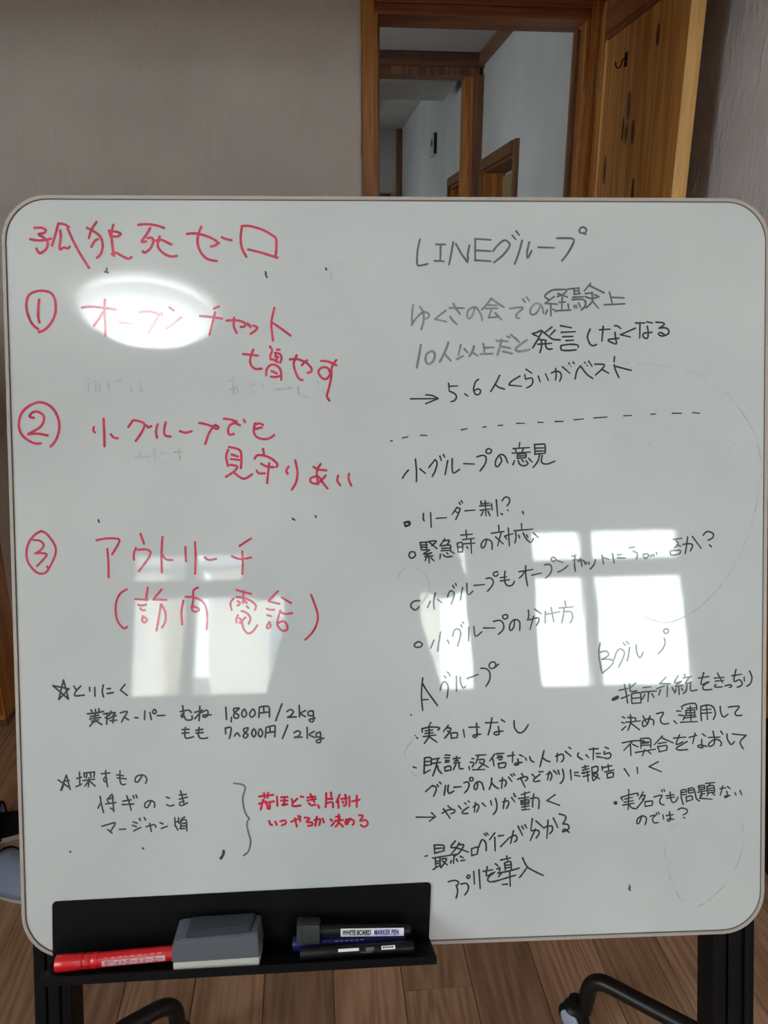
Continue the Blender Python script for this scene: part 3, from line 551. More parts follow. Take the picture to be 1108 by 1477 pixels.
# handwriting: every stroke a thin film of ink on the surface
def smooth_line(P):
    if len(P) < 3: return P
    Q = [P[0]]
    for i in range(len(P)-1):
        p0 = P[max(0, i-1)]; p1 = P[i]; p2 = P[i+1]; p3 = P[min(len(P)-1, i+2)]
        if len(P) > 3 and P[0] == P[-1]:
            if i == 0: p0 = P[-2]
            if i == len(P)-2: p3 = P[1]
        # keep sharp corners sharp
        n = max(2, min(6, int(math.dist(p1, p2)/2.0)))
        for k in range(1, n+1):
            t = k/n
            Q.append(tuple(0.5*((2*b) + (c-a)*t + (2*a-5*b+4*c-d)*t*t + (3*b-a-3*c+d)*t**3) for a, b, c, d in zip(p0, p1, p2, p3)))
    return Q
STROKES = '''
#red_heading|red|3.6|large red handwritten heading along the top left
@30,300,200
110,160 165,158 203,180 180,202 140,210 182,236 215,272 208,320 185,345 150,362 125,325;75,250 140,260 205,255 240,245
250,300 275,220 300,128;300,125 345,130 385,152;375,165 420,265 480,375 545,478;315,180 320,230 310,330 345,315 375,325 390,310
605,112 565,175 545,240;530,160 580,185 635,230 655,300 640,365 610,398;565,310 590,265 615,250
740,135 725,220 742,375;705,180 720,235;705,185 760,190 800,205 780,225 745,228;732,372 760,358 830,395 865,405 885,392;728,368 745,382
940,135 1010,130 1085,140 1145,160;1035,160 1000,220 965,270 1000,268;1015,240 1050,240 1060,270 1035,325 990,358 975,345
@220,300,200
58,230 42,290 55,330 100,370 150,388 195,383;30,262 70,255 110,272 150,292
275,208 330,203 400,215 480,245 530,282;530,280 500,300 470,308;390,150 365,220 362,290 390,360 440,408 515,425;555,235 585,248 632,258
715,145 705,240 715,320 750,390;715,145 780,145 880,175 960,220 988,250 990,320 985,380;765,332 860,355 1000,398
#red_first_item|red|3.6|red circled number 1 at the left
@30,400,200
140,415 90,370 55,290 45,210 65,145 115,115 180,108 240,125 270,170 280,240 270,310 235,375 190,420 145,438;147,178 140,250 140,320 150,362
#red_first_lines|red|3.4|two red handwritten lines beside circled 1
@30,400,200
490,242 550,235 630,240 760,258;672,180 668,280 675,380 675,465;655,280 625,330 585,385;790,360 830,365 880,370;950,280 1010,272 1070,282 1105,295;1105,300 1065,370 1018,445
@230,420,200
15,178 20,192;80,130 115,155;55,300 110,260 175,210;435,140 475,122;325,200 400,205 500,220;445,170 425,250 400,348
535,235 600,232 650,240 690,262 675,285 650,285;597,212 595,280 618,335;705,258 712,275;722,270 728,288;750,275 785,292 760,320 728,342;918,135 895,250 900,330 908,395;900,250 960,290 1048,355
@320,490,200
170,115 230,120 290,128;252,80 230,140 230,195 265,232 318,232;385,55 400,75;440,80 462,80;402,92 388,130 392,160 405,155;425,105 465,115 478,150 465,185;425,130 450,140;415,160 445,178;430,120 440,160
355,285 358,240 385,205 420,200 460,225 475,270 475,320;398,250 440,270;392,295 430,298 465,290;545,158 600,155 670,180 715,225 715,255 685,265;598,125 575,190 590,260 620,315 645,322;640,205 660,180 682,165
792,170 850,175 915,205;915,162 880,220 875,300 855,390 840,450 860,487;870,270 845,225 795,225 772,260 800,305 830,315 860,290 875,240
#red_second_item|red|3.6|red circled number 2 at the left
@20,570,200
215,385 165,385 100,350 55,300 40,230 60,150 110,95 180,60 240,62 300,95 340,150 362,220 360,290 335,360 295,410;160,182 125,170 150,138 190,132 235,160 240,200 210,255 115,312;115,312 190,308 270,322
#red_second_lines|red|3.4|two red handwritten lines beside circled 2
@20,570,200
640,255 635,280 648,298;717,188 722,300 725,408;775,312 800,340 830,345;915,255 952,202;955,200 1010,210 1045,235 1020,300 975,365;1060,240 1072,258;1078,258 1098,248
@210,570,200
97,232 83,290 92,340;162,218 150,270 155,320 200,330;275,288 320,300 368,288;430,222 480,232 540,250;540,250 505,310 478,388;555,240 585,255 570,270 548,262 555,240
628,188 680,195 730,212;725,215 675,240 660,280 670,315 705,310;720,225 755,240;785,198 795,215;875,225 865,290 890,335 950,352 1000,340 1028,318;870,240 905,225 940,238;880,270 930,258
@310,630,200
112,82 165,92 205,115 212,180 208,250;105,105 90,160 105,232;135,142 185,158;128,178 195,185;125,225 180,238 150,280 88,320;150,282 195,320 240,335 298,300
385,98 392,135;318,175 340,148 400,152 460,180 500,220 492,240;370,215 420,240 470,243;435,210 425,290 418,370;335,270 350,292 398,292;590,238 570,270 582,295;642,190 660,280 650,360 615,422
787,240 830,262 890,268;845,218 815,280 825,380;885,310 850,350 810,375 770,365 762,338 790,320 830,320 865,370 900,412;985,312 978,350 1002,388;1072,295 1070,340 1090,390
#red_third_item|red|3.1|red circled number 3 at the left
@30,750,200
165,88 110,120 60,190 45,270 60,340 105,400 150,428 195,422 220,395 250,340 278,270 275,210 240,150 200,105 160,88;100,160 150,165 182,195 165,235 115,268;115,268 170,265 208,275 185,310 130,368;210,370 220,385
#red_third_lines|red|3.1|two red handwritten lines beside circled 3
@30,750,200
605,162 680,148 760,148 790,160 770,210 730,275;692,232 700,330 702,458;957,112 985,190;920,222 903,270 905,318;932,238 1000,235 1038,258 1010,320 945,408
@220,750,200
80,135 75,200 72,300 75,420;80,280 110,315 160,320;263,215 265,270 268,330;340,178 345,300 340,430;418,298 450,320 510,310;695,208 745,175 788,148;635,290 700,312 790,300;718,250 722,340 718,432
@150,840,200
183,55 130,90 98,160 95,250 115,320 160,368 185,355;250,133 300,137 350,140;350,42 335,140;275,178 300,185 338,178;290,205 305,222 330,222;310,270 345,295 325,322 305,305 312,272;460,58 420,105 395,138;395,138 500,140;455,175 440,270 420,385;460,180 490,240 490,310 465,360
635,145 620,230 625,335;752,40 715,65 715,130 705,190;652,115 720,120 790,155 820,220 825,300 820,375;700,192 740,200 762,218 735,235 705,222 705,195
@300,840,200
228,60 280,75 345,92;285,70 280,165;228,118 290,125 355,155 385,190 375,220;205,128 180,165 190,220;240,150 258,165;235,185 250,180;295,150 310,165;310,190 325,205;270,228 310,245 340,285 325,330;240,262 225,300 230,320;250,285 265,300 255,325 275,322;300,280 275,310 285,370 320,408 360,390 395,342
560,70 520,110 485,150;485,150 520,160 570,172;590,120 630,145 665,165;470,210 500,220 530,218;475,262 505,270;490,318 470,350 475,368 500,355 492,318;578,225 560,290 555,330 570,365 600,388 635,375 630,335 600,310 560,325;585,240 620,252 672,245;825,100 855,180 878,260 870,330 835,400 778,458
#black_shopping_note|soft|2.6|thick black starred note with prices at lower left
@70,970,200
120,60 160,212;160,212 35,105;35,105 165,130;165,130 82,215;82,215 120,60;203,108 222,140;258,108 220,150 212,185 285,180;328,118 330,148;370,118 372,188;438,100 430,150 440,195;470,130 495,128;470,168 518,160;612,95 575,140;575,140 628,182
310,330 370,325 440,310;340,300 355,325;375,295 378,325;405,290 400,322;335,352 400,340;330,372 415,358;372,330 370,395;368,385 330,430;385,390 425,415;345,390 400,378;440,330 480,325;470,330 465,412;455,360 480,370;500,310 485,345;500,325 535,320 510,350;490,365 540,345;520,350 515,400;495,385 545,380
575,322 630,312 600,365 585,395;605,355 640,378;690,360 715,362;770,308 768,375;810,320 822,375;845,295 862,310 850,330 832,318 845,295;870,345 930,342
@250,990,230
50,175 100,165;65,135 72,200 60,215 55,200 75,185;75,205 90,232 130,230 130,205;110,165 125,180;150,180 200,165;185,138 180,238;200,165 150,225;190,185 235,165 240,200 215,215 205,200 262,198
365,145 370,228;405,215 402,245;455,150 420,155 425,180 455,200 445,222 422,215 425,185 458,155;490,160 475,190 490,215 510,195 500,165 490,160;550,160 530,190 545,215 570,190 560,162 550,160;598,145 595,215;598,145 630,138 665,145 668,212;628,145 630,178;605,185 660,178
755,122 735,175 712,238;790,175 815,160 835,175 820,200 795,215;795,215 855,212;875,132 878,210;920,168 885,188 920,210;970,170 940,175 938,200 965,205;972,172 975,240 955,245 945,230 985,222
85,285 80,330 90,360 140,350;62,300 110,298;62,325 108,322;180,285 175,340 195,362 238,358;158,305 205,298;158,325 208,320;362,290 365,330;365,290 400,285 400,320 390,360;425,345 440,325 448,325 462,345
520,288 490,295 495,320 520,335 505,358 485,345 520,300;560,295 545,325 560,352 575,325 560,295;605,295 590,325 605,352 622,325 605,295;645,285 640,355;645,285 700,272 708,285 705,350;672,282 672,315;650,322 700,315
795,270 780,310 758,362;840,322 865,308 885,322 870,345 842,355;842,355 895,352;930,285 932,360;980,312 945,335 985,355;1020,318 995,325 995,350 1020,352;1022,320 1025,385 1000,390 995,375 1045,360
#black_search_note|soft|2.35|three short black handwritten lines with a star, lower left
@70,1100,220
130,90 90,200;130,90 158,195;70,125 150,180;115,150 95,200;110,135 150,130;205,115 240,105;225,70 228,165;200,175 240,155;258,75 335,68;258,75 262,105;335,68 330,105;280,85 275,110;305,80 310,108;250,130 335,120;295,110 290,175;290,135 265,170;300,135 340,170
385,80 445,75;415,58 420,120 430,175;418,100 400,120 410,140 425,120;520,60 520,130 535,160 560,155;495,88 545,95;500,110 565,118;680,95 650,140 630,135 635,105 665,90 700,95 715,120 705,150
375,245 385,300 400,362;380,290 360,330;460,230 425,270;435,265 470,255;415,300 490,290;430,280 440,290;465,235 475,355;450,330 475,345;540,280 600,270;535,305 620,300;568,240 590,300 600,345;615,240 622,258;635,235 645,255;745,280 720,325 700,320 705,290 740,275 770,290 770,325;855,250 880,258;860,305 880,315 912,308;950,235 1000,230;950,265 1010,250;960,205 985,300;985,280 955,290 955,310 980,308 1010,290
388,462 430,450 485,438 450,500;430,485 462,512;515,485 560,482;615,430 645,440;610,455 640,465;620,495 670,470;660,405 668,420;695,398 705,415;710,465 770,450 780,470;735,440 748,500;810,435 832,445;820,478 862,462
918,400 920,460;945,400 948,440;920,430 945,428;925,460 940,490;990,395 965,415 960,480;965,420 1000,418 1005,495;975,440 995,440;970,460 1000,460;955,480 990,478
#grey_brace|grey|2.6|thin grey curly brace beside the small red writing
@280,1110,260
245,85 290,90 315,110 300,170 305,230 320,275 340,300;340,300 325,330 335,390 348,440 335,500 305,528
#black_smear|soft|4|short black tick over a wiped patch near the tray
@280,1110,260
182,500 180,520 165,545
#red_small_note|bright|3.1|two small bright red handwritten lines right of the brace
@280,1110,260
400,165 488,155;430,145 435,175;455,142 452,172;400,210 440,195;425,185 410,245;440,205 490,195;465,200 465,242 450,235;445,215 455,225;510,165 512,222;535,170 575,168;535,190 575,190;555,168 555,205 540,220 575,212;600,180 605,200;635,178 605,210 610,225 655,220;655,165 672,168;695,172 745,165;695,190 748,180;715,150 740,200;705,205 720,220 745,215;762,220 770,235
812,145 812,195 808,230;842,140 845,175;815,180 850,180;820,205 850,200 855,232;895,155 875,200;885,185 888,235;905,180 940,175;930,155 935,215 920,222;912,195 918,205;955,165 955,225;970,195 1018,185;1000,160 1000,230
462,315 468,335 480,340;500,320 508,340;530,318 560,312 565,330 540,342;598,320 650,300 652,318;620,300 632,350;640,285 655,290;680,295 710,300 690,322 725,325 725,342 700,345;740,310 775,305 770,340;755,290 745,345;790,300 798,325;840,305 848,315;845,345 862,325;872,290 895,290 890,318;868,315 915,310;890,275 885,330 870,350;890,325 915,350
935,305 945,335;960,300 940,335 930,330 935,310 965,305 985,320 975,340;1015,280 1040,285 1020,315 1055,310 1068,335 1045,352 1025,340
#dark_grey_heading|darkgrey|3.0|dark grey handwritten heading at the top right
@590,310,270
65,145 50,220 50,295 75,298 112,290;160,175 215,175;188,178 185,275;152,272 208,275;262,162 250,230 237,295;278,172 310,230 348,282;358,180 348,235 350,268;392,142 392,272;392,142 485,148;392,210 485,215;390,268 485,275
498,215 525,180 560,152 580,155 597,180 560,235 502,283;612,122 632,145;635,97 652,120;670,152 650,225 625,292;712,162 700,215 702,255 727,212;765,192 860,195;875,138 965,140 975,160 945,220 905,272;1035,108 1012,105 1010,85 1030,72 1050,85 1045,105 1030,108 1048,115
#faded_grey_line|faded|2.9|faded grey handwritten line below the right heading
@580,400,200
88,222 80,300 78,382;78,382 110,330 165,280 200,283 218,300 205,325 175,338;142,237 170,280 172,350 152,420;350,265 262,335;262,335 355,355;378,245 495,247;410,210 430,250 465,295;383,315 410,350 442,377
580,250 565,300 540,330 520,315 530,265 575,238 605,255 635,310 640,345;712,168 680,215 635,262;712,168 760,205 815,240;690,222 760,225;668,250 765,248;715,262 690,322;690,322 760,318;745,285 795,340;860,250 965,242 920,290 910,320 940,328;965,175 985,200;995,158 1018,190
@720,400,200
335,220 300,285 260,298 248,265 275,220 310,208 345,240 355,290
#dark_grey_word|darkgrey|2.8|denser grey characters ending the faded line
@720,400,200
480,98 420,105 365,150 400,180;440,155 368,208;368,208 465,215;412,210 415,308;385,262 372,295;430,255 462,275;480,98 540,100 520,130 465,155;470,130 545,158;480,200 530,198;505,160 500,265;450,268 575,262
548,95 640,85;600,95 600,135;635,88 640,125;600,110 640,108;600,135 650,130;590,160 675,155;585,180 660,175 690,195 685,235 655,262;552,215 555,250;600,225 602,248;615,225 620,245;635,205 650,240;730,50 680,110;720,65 780,95 840,125;690,130 750,125;690,155 740,170 800,155;740,120 745,190 695,245;745,190 795,248;765,140 790,150
882,120 905,210;895,160 998,165;840,220 1005,212
#faded_grey_words|faded|3.4|thick faded grey characters before the black words
@580,460,200
150,210 135,300 118,390;240,258 195,285 190,340 215,362 250,335 262,285 240,258;370,190 340,270 300,345;335,275 390,335;470,208 450,290;438,322 490,295;498,240 525,270;575,218 560,265 535,300;560,268 605,295;650,200 660,275;660,230 735,228;628,282 725,278
755,175 845,180;795,165 780,230 762,290;800,222 865,235;805,260 880,278;842,140 862,150;872,128 890,145;900,150 935,185;998,168 940,210 905,245 940,260 1020,245
#black_words|black|2.6|black handwritten words ending the third right line
@760,450,220
40,158 70,150 110,135 85,190 42,262;50,165 85,180;105,135 150,170 190,198 245,203;182,110 130,150;205,132 170,170;85,200 140,205;80,235 180,228;105,205 108,245 95,297;135,205 138,250 155,270 185,268
245,100 325,115;250,148 352,143;260,180 335,178;285,208 340,205;248,245 310,235 370,240 372,258;248,245 250,275 300,280 360,275;460,125 440,180 460,235 485,245 508,235;527,130 605,125;555,105 545,212;637,100 660,103 682,120;640,148 645,195 650,232 595,212 595,200 635,195 670,190;788,118 680,165;680,165 752,182
790,80 858,80;822,82 820,190;872,72 912,80;875,105 882,150 875,192 845,180 850,155 912,148;938,75 985,78 998,92 960,118;960,118 1005,115 1032,135 1025,160 985,175 955,162 970,148 1000,165
#black_arrow_line|black|2.4|black arrow and handwritten line with 5 and 6
@580,510,200
68,362 290,360;190,330 240,335 290,360;190,400 240,380 290,360;372,238 378,300;378,262 445,258;378,300 420,320 435,345 420,375 390,385;502,322 525,340;612,205 585,230 572,290 590,328 620,322 628,295 605,282 575,300;780,175 750,235 708,305;740,245 775,270 822,285;942,180 870,225 855,252;855,252 955,262;990,125 1038,158
@740,510,200
95,168 100,205;100,205 150,195 158,225 145,255 108,275;202,180 218,228;260,162 283,215;308,155 345,140 380,155 385,190 372,222;340,118 345,170 340,212;395,105 455,158;447,75 465,102;480,68 495,88;497,203 510,140 540,98;540,98 590,165 640,200;572,70 595,98;605,60 632,102;655,85 730,90 705,130 658,172;715,128 765,158;812,25 808,90 825,145 848,193;812,100 880,118 948,135
#dashed_line|black|2.0|row of short black dashes across the right half
@540,570,500
52,146 58,146;90,137 108,133;148,128 168,129;278,111 297,107;348,102 358,101;396,97 411,96;455,90 480,90;523,87 540,87;578,84 604,84;638,79 668,76;702,73 744,70;797,66 822,65;884,61 900,60;952,58 982,58;1018,56 1040,58
#black_opinion_heading|black|2.5|black handwritten heading below the dashes
@570,620,240
88,268 65,295 48,325;135,195 142,270 142,345;165,260 202,290;225,250 265,200;265,200 280,218 268,270 247,312;298,175 308,205;322,165 330,182;350,205 342,250 333,298;380,192 385,285 430,262;458,225 528,228;545,180 580,170 605,180 600,225 565,275;620,125 605,140 610,155 635,155 642,135 620,125
700,180 710,205 685,245 668,235 672,200 700,165 730,175 750,220;830,85 825,120;785,125 895,118;800,130 808,148;855,122 845,148;780,155 900,148;815,160 812,190;815,162 870,158 868,188;820,175 865,172;818,190 870,185;785,232 795,205;820,205 830,230 860,240 885,225 870,205;845,200 855,212;890,190 912,215
928,98 932,165;928,98 985,95 998,100 1000,155;935,122 992,120;935,142 995,140;930,162 1000,155;962,165 950,210 918,252;980,170 975,215 1010,228 1065,208
#black_leader_line|black|2.4|black bulleted line with a question mark
@570,700,220
65,270 100,262 110,280 75,300 70,275 95,270 105,290 70,290;205,205 205,245 212,260;258,200 262,305;300,240 372,235;450,160 415,210;445,165 472,168 460,205 440,250;440,190 462,205;465,125 475,140;480,112 490,128;508,185 580,180;625,115 622,135;615,150 690,145;625,135 685,128;655,112 660,222;618,182 690,172;625,220 640,190;675,190 690,222;700,135 705,180;735,105 745,225;778,112 800,85 830,95 830,125 812,150;818,180 822,184
#black_urgent_line|black|2.4|black line with a small ring bullet and dense characters
@570,700,220
110,485 102,515 120,530 148,510 140,485 110,485;182,415 190,470;185,415 240,412;195,435 235,432;190,450 235,450;192,470 240,468;225,415 228,465;245,408 300,405 265,440;250,415 305,460;250,470 205,500 265,490;265,490 215,520 275,512;245,515 248,565;225,530 218,548;262,528 282,548
360,390 325,440;350,405 395,400 375,435;335,440 400,435 400,470;340,458 400,455;335,475 405,472;330,500 325,535;350,505 370,520 415,515;375,490 385,500;405,480 430,495;452,420 458,485;452,420 488,418 490,485;455,450 488,448;458,485 490,483;515,328 520,390;478,362 560,355;490,395 575,385;500,425 580,420;550,390 555,492;520,445 530,460
665,400 650,445 630,455 628,420 660,392 700,410 705,465;752,290 755,330;700,348 792,335;770,345 745,440;730,375 785,425;795,370 858,350;822,310 830,440;800,375 812,392;918,278 920,320;865,330 1000,318;875,335 878,380 870,420;898,362 905,385;930,345 950,385 985,415 1005,385;940,365 950,385;955,360 965,380;1005,345 1040,380
#black_open_chat_line|black|2.4|long black ring-bulleted line rising to a question mark
@580,780,220
128,435 85,440 62,470 85,500 108,498 125,475;205,440 185,485;242,380 230,440 235,498;258,425 290,450;330,408 345,370 365,365 380,390 358,460;368,325 380,345;388,310 395,325;440,340 430,390 425,430;470,310 478,390 515,365;522,325 598,318;610,275 640,270 662,290 655,325 620,368;695,225 668,230 665,250 685,258 700,240
748,222 745,290 765,325 800,322 818,292;715,268 760,262;715,292 780,282;850,225 950,208;898,182 900,260 912,328;890,225 870,255 850,272;942,250 1012,235;1035,175 1070,172 1088,195 1075,240 1042,272
@780,750,270
75,220 60,232 75,245 92,235 75,220;98,240 132,252;102,308 130,295 162,270;190,238 230,235;185,215 210,208;203,215 200,260 205,305;220,245 255,240 262,262;235,228 245,275;270,250 272,262;285,250 287,262;325,235 315,265 292,292;362,208 372,262;370,222 402,232;425,200 435,255;455,207 480,204;455,224 500,225;525,165 555,160;548,185 570,195 572,215 565,232;605,205 630,200 640,212 620,228 608,215;650,215 665,205;668,205 672,215;685,192 688,205
785,115 835,108;800,118 815,145 790,165;805,148 830,155;768,185 772,208 820,200 825,180 775,182;842,145 880,140 900,150 885,185;870,100 862,160 855,200;898,98 950,168;962,90 985,68 1020,80 1018,105 990,120;1000,148 1012,160
#black_division_line|black|2.4|black ring-bulleted line, fourth of the bulleted lines
@585,860,260
75,280 55,295 60,312 90,312 105,295 85,280 75,280;175,270 155,320;215,220 205,280 197,340;258,270 268,290;290,245 300,210 325,202 340,230 320,308;340,175 348,190;352,160 358,168;390,190 388,275;420,185 430,245 470,218;480,195 550,195;540,155 580,148 602,170 600,205 570,235;615,112 597,122 605,140 625,135 628,118 615,112
670,150 665,190 645,212 640,180 665,145 700,155 702,210;755,85 758,120 750,148;795,80 835,108;760,145 815,132 820,150 805,180;788,122 765,205;860,95 858,165;868,110 950,95;895,70 912,160;980,30 985,62;945,72 1032,65;975,70 970,120 960,165;975,95 1020,98 1025,140 1010,165
#black_group_a_heading|black|2.4|black heading beginning with a tall letter A
@580,930,200
165,265 155,400 165,525;165,310 200,370 285,487;155,440 212,437;305,362 320,310 345,295 368,330 365,380 358,425;338,250 352,265;365,218 385,250;435,252 435,372;465,258 470,310 490,345 508,330;520,270 608,237;628,188 670,190 700,220 700,280 670,333;770,155 735,185 705,188 695,160 715,138 740,140 750,160 740,178
#black_group_b_heading|black|2.3|black heading beginning with a letter B
@850,890,250
70,165 62,240 82,360;68,225 110,218 122,245 80,270;80,270 130,270 155,285 130,320 82,360;158,272 180,215 205,205 225,225 215,265 187,322;218,165 232,182;237,155 252,172;258,195 252,240 243,282;300,178 305,230 325,260 345,225;480,135 485,170 465,210 440,235;490,75 475,88 485,105 505,98 505,80 490,75
#black_group_b_first_note|black|2.4|four black handwritten lines below the B heading
@850,890,250
148,525 180,505 185,518 150,532 150,520 180,512;152,528 182,514;192,468 248,455;225,430 238,500 245,550;205,520 255,500;297,422 265,450;258,428 265,475 305,470;270,492 272,552;270,492 325,485 330,545;275,520 325,515;275,552 332,548;345,450 395,445;335,480 430,472;380,480 375,540;355,495 340,525;400,490 415,515
490,385 450,425;450,425 520,425;480,440 430,458;500,430 498,510;455,465 445,500;530,450 548,485;570,375 545,420 590,410;590,410 550,445 600,435;572,440 575,495;555,460 550,485;590,455 600,470;610,365 612,385;600,390 655,380;640,385 615,425 655,415;625,425 620,470 600,490;648,420 650,470 690,465
698,390 765,380;732,355 715,430 755,415;765,415 740,430 725,450 735,465 785,462;800,390 862,385;805,410 860,405;820,358 852,420;810,430 800,445 830,448 852,445;868,440 900,432 912,442 895,450;912,375 975,365;938,335 925,410 960,400 978,425 965,442 945,448;990,385 992,410;1025,345 1040,385 1030,425 1005,443
@880,1000,220
88,170 110,180;85,210 105,218;85,268 115,240;130,175 185,180 180,205;115,210 220,200;148,155 150,210 130,270;150,215 215,265;240,165 265,215;290,165 270,225 240,240 238,205 275,185 315,195 315,230;338,148 388,140 365,190 385,222 428,218;465,200 485,220
485,128 515,130;500,158 540,165 530,195;512,210 635,205;520,95 560,78 620,75 630,120;520,95 525,115;560,110 620,105;555,125 615,120;550,125 552,160;615,120 615,160;550,142 615,140;550,160 620,158;540,178 625,170;583,95 588,198;660,95 660,150 665,198;660,95 710,85 750,100 765,150 750,190;672,120 735,115;670,145 740,140;700,88 708,190;800,95 805,140 825,172 858,150;860,100 938,95 908,140 920,162 958,158
88,360 170,345 250,345;160,352 100,415;148,375 152,452;165,370 205,390;222,330 225,400;222,330 290,330 295,395;235,355 285,352;235,362 280,360;228,378 290,375;185,430 330,405;250,410 235,455;270,415 298,440;380,310 320,375;380,325 460,360;350,365 410,355;345,385 360,425;345,388 412,380 408,415;355,425 412,412
462,325 550,318;505,302 480,370 530,352;560,350 500,385 480,400 500,412 565,408;575,320 630,305;618,290 600,365;672,295 695,312;665,335 668,375 675,395 640,390 645,375 705,385;715,320 800,318;748,275 760,340 750,375 720,385 718,365 760,335 800,345 810,370 800,382;805,275 820,298;850,295 852,330 880,372 905,348;890,295 988,305;988,305 945,355 970,405
@750,1050,220
758,295 795,350;852,285 855,330;1005,245 938,280;938,280 1028,318
#black_group_b_second_note|black|2.3|two black handwritten lines with a round bullet at lower right
@870,1110,210
85,250 105,250 100,262 85,258 88,245 104,246;88,254 104,256;195,152 198,180;135,215 150,235;135,212 200,192 265,180 262,200;165,225 225,210;160,248 230,235;150,270 235,255;195,185 190,305;200,265 215,290 255,298;305,170 275,225;285,205 320,195 300,240 255,295;300,222 312,232;318,245 320,275;318,245 375,240 370,275;320,280 370,272
388,208 448,195 430,235 440,262 465,268;445,155 452,170;462,150 470,165;510,170 515,220 530,250 555,240 570,210;480,200 540,190;485,218 545,208;592,160 595,210 610,265;592,160 630,150 635,175;598,175 632,168;605,192 635,188;648,145 650,180;648,145 685,140 700,175 710,220 735,240;655,158 688,155;655,178 690,172;632,208 635,245;632,208 675,200 680,230;638,240 680,228
725,125 730,155;725,125 770,120 772,148;730,138 770,135;730,155 775,148;720,172 790,160;748,165 750,205;755,185 775,182;745,185 735,215;735,218 830,225;780,105 850,98;812,105 805,125;790,128 795,180;790,128 840,122 848,175;800,145 840,140;800,160 842,158;798,178 845,172;800,185 790,200;835,182 850,195;890,145 935,138;910,125 892,195;948,130 968,145;940,165 950,205 925,212 930,200 968,198;1003,175 1012,195;1042,160 1055,192
295,350 275,405 258,410 262,375 300,352 330,370 320,420;358,355 400,345 375,375 390,405 420,402;405,330 412,345;420,325 430,338;455,345 460,378;480,350 535,342;505,320 512,385 490,390 495,375 540,378;570,305 600,292 640,305 635,330 608,345;615,365 622,370
#black_real_name_line|black|2.6|black handwritten line just below the A heading
@580,1020,200
70,60 74,64;105,228 125,250;230,122 215,150;160,175 162,200;160,172 230,158 300,165 285,185;185,190 245,182;185,210 250,205;170,235 270,222;215,160 215,230 178,290;215,235 280,280;370,145 330,195;355,165 390,170 375,205 340,248;365,190 380,200;390,208 395,248;390,208 440,205 440,240;395,248 442,242
490,180 500,240;535,160 620,158;595,128 598,230 575,240 568,225 630,215;668,125 765,122;718,85 705,160 688,222;795,100 822,118;770,155 775,215 740,218 740,200 808,190;895,108 900,165 935,205 975,190 1010,138
#black_reply_note|black|2.6|two long black handwritten lines in the lower right centre
@580,1020,200
90,478 115,485;180,405 178,470 175,530;180,405 230,405 232,462;185,435 230,432;182,465 232,460;175,530 225,500;245,415 300,408;240,450 310,440;285,415 270,480 245,550;285,470 290,500 318,530;345,382 385,385;340,405 380,405;348,425 378,425;345,440 375,438;340,480 345,510;340,480 385,470 390,500;345,510 390,502;435,395 438,430;410,412 465,405;420,428 450,425;415,445 465,440;430,455 410,500;455,450 460,490 490,490;535,475 540,500
590,385 670,380;610,390 590,450;560,410 575,412;545,440 575,445 560,480;565,500 660,498;615,420 655,418 650,450 610,490;620,440 690,480;740,375 700,430;725,410 735,470;755,372 815,368;765,390 800,390;760,405 805,402;775,420 800,418;770,450 775,485;770,450 828,445 820,482;775,485 822,482;845,390 900,382;885,358 882,440;940,380 970,395;925,415 930,460 900,460 905,450 960,440;985,405 995,425;1020,395 1030,425 1055,440
@750,1050,220
175,165 160,225 145,282;165,215 190,235 220,245;260,205 310,190 318,225 300,248;272,185 270,245;330,170 372,205;357,140 370,150;425,182 420,205 455,230;480,195 500,215;505,155 570,150;535,145 532,230;555,185 585,185;560,208 600,215;620,140 645,150;615,170 612,190 650,180 662,200 645,222 610,216
@590,1090,180
148,318 210,262;205,270 240,275 240,310 218,360;250,255 262,275;272,235 285,250;325,265 318,310 312,352;350,262 345,300 355,335 400,312;400,280 465,275;488,240 520,232 535,255 520,300 492,330;552,192 538,205 545,225 565,220 570,200 552,192;610,245 605,290 585,300 578,270 605,232 645,240 665,305;735,200 730,250 712,300;738,245 765,275 795,292
805,225 850,215 865,240 850,275;830,195 822,290;885,190 915,230;905,165 918,182;928,160 940,175;965,210 1035,185 1055,205 1030,225;1000,160 1015,180;990,195 1030,280
@740,1090,180
170,165 195,190;240,165 185,210 190,230 240,222;232,142 270,142;300,165 335,150 345,185 330,220;325,140 305,215;362,132 390,162;400,130 412,165;440,120 452,180 440,225 418,248;510,125 518,215;548,150 580,148;548,172 595,182;615,105 670,92;640,88 645,125;620,128 675,115;612,155 680,140;625,145 632,160;660,140 668,228;625,185 680,170;700,105 708,215;700,105 750,95 750,140 710,150;705,165 750,160 745,190 715,222;715,175 770,205
790,95 795,130;845,80 850,130;800,105 880,88;815,145 895,125;835,160 840,200;835,160 890,148 888,185;840,198 890,188
#black_second_arrow_line|black|2.5|black arrow and handwritten line in the lower right centre
@590,1090,180
65,545 230,545;200,505 235,540;235,540 180,582;292,512 350,480 405,480 400,505 370,515;345,445 375,470;305,470 365,555;440,445 465,475;530,455 480,490 475,512 525,512;495,420 510,430;525,402 540,412;570,455 610,430 620,460 600,500;590,415 580,500;650,420 682,450;725,400 735,440;768,378 780,430 775,485 748,522;855,378 840,440 838,470;835,410 880,400 885,430 865,470;910,370 940,410;930,335 940,350;935,355 950,365
@740,1090,180
75,345 150,322;105,325 108,475;50,380 140,368;70,400 75,430;70,400 140,392 135,430;75,415 135,412;72,432 138,428;80,455 145,445;80,480 150,475;155,380 210,372 232,395 228,470;185,340 175,400 175,455;375,345 300,398;300,398 415,440
#black_last_note|black|2.6|two black handwritten lines slanting up, nearest the tray
@600,1170,240
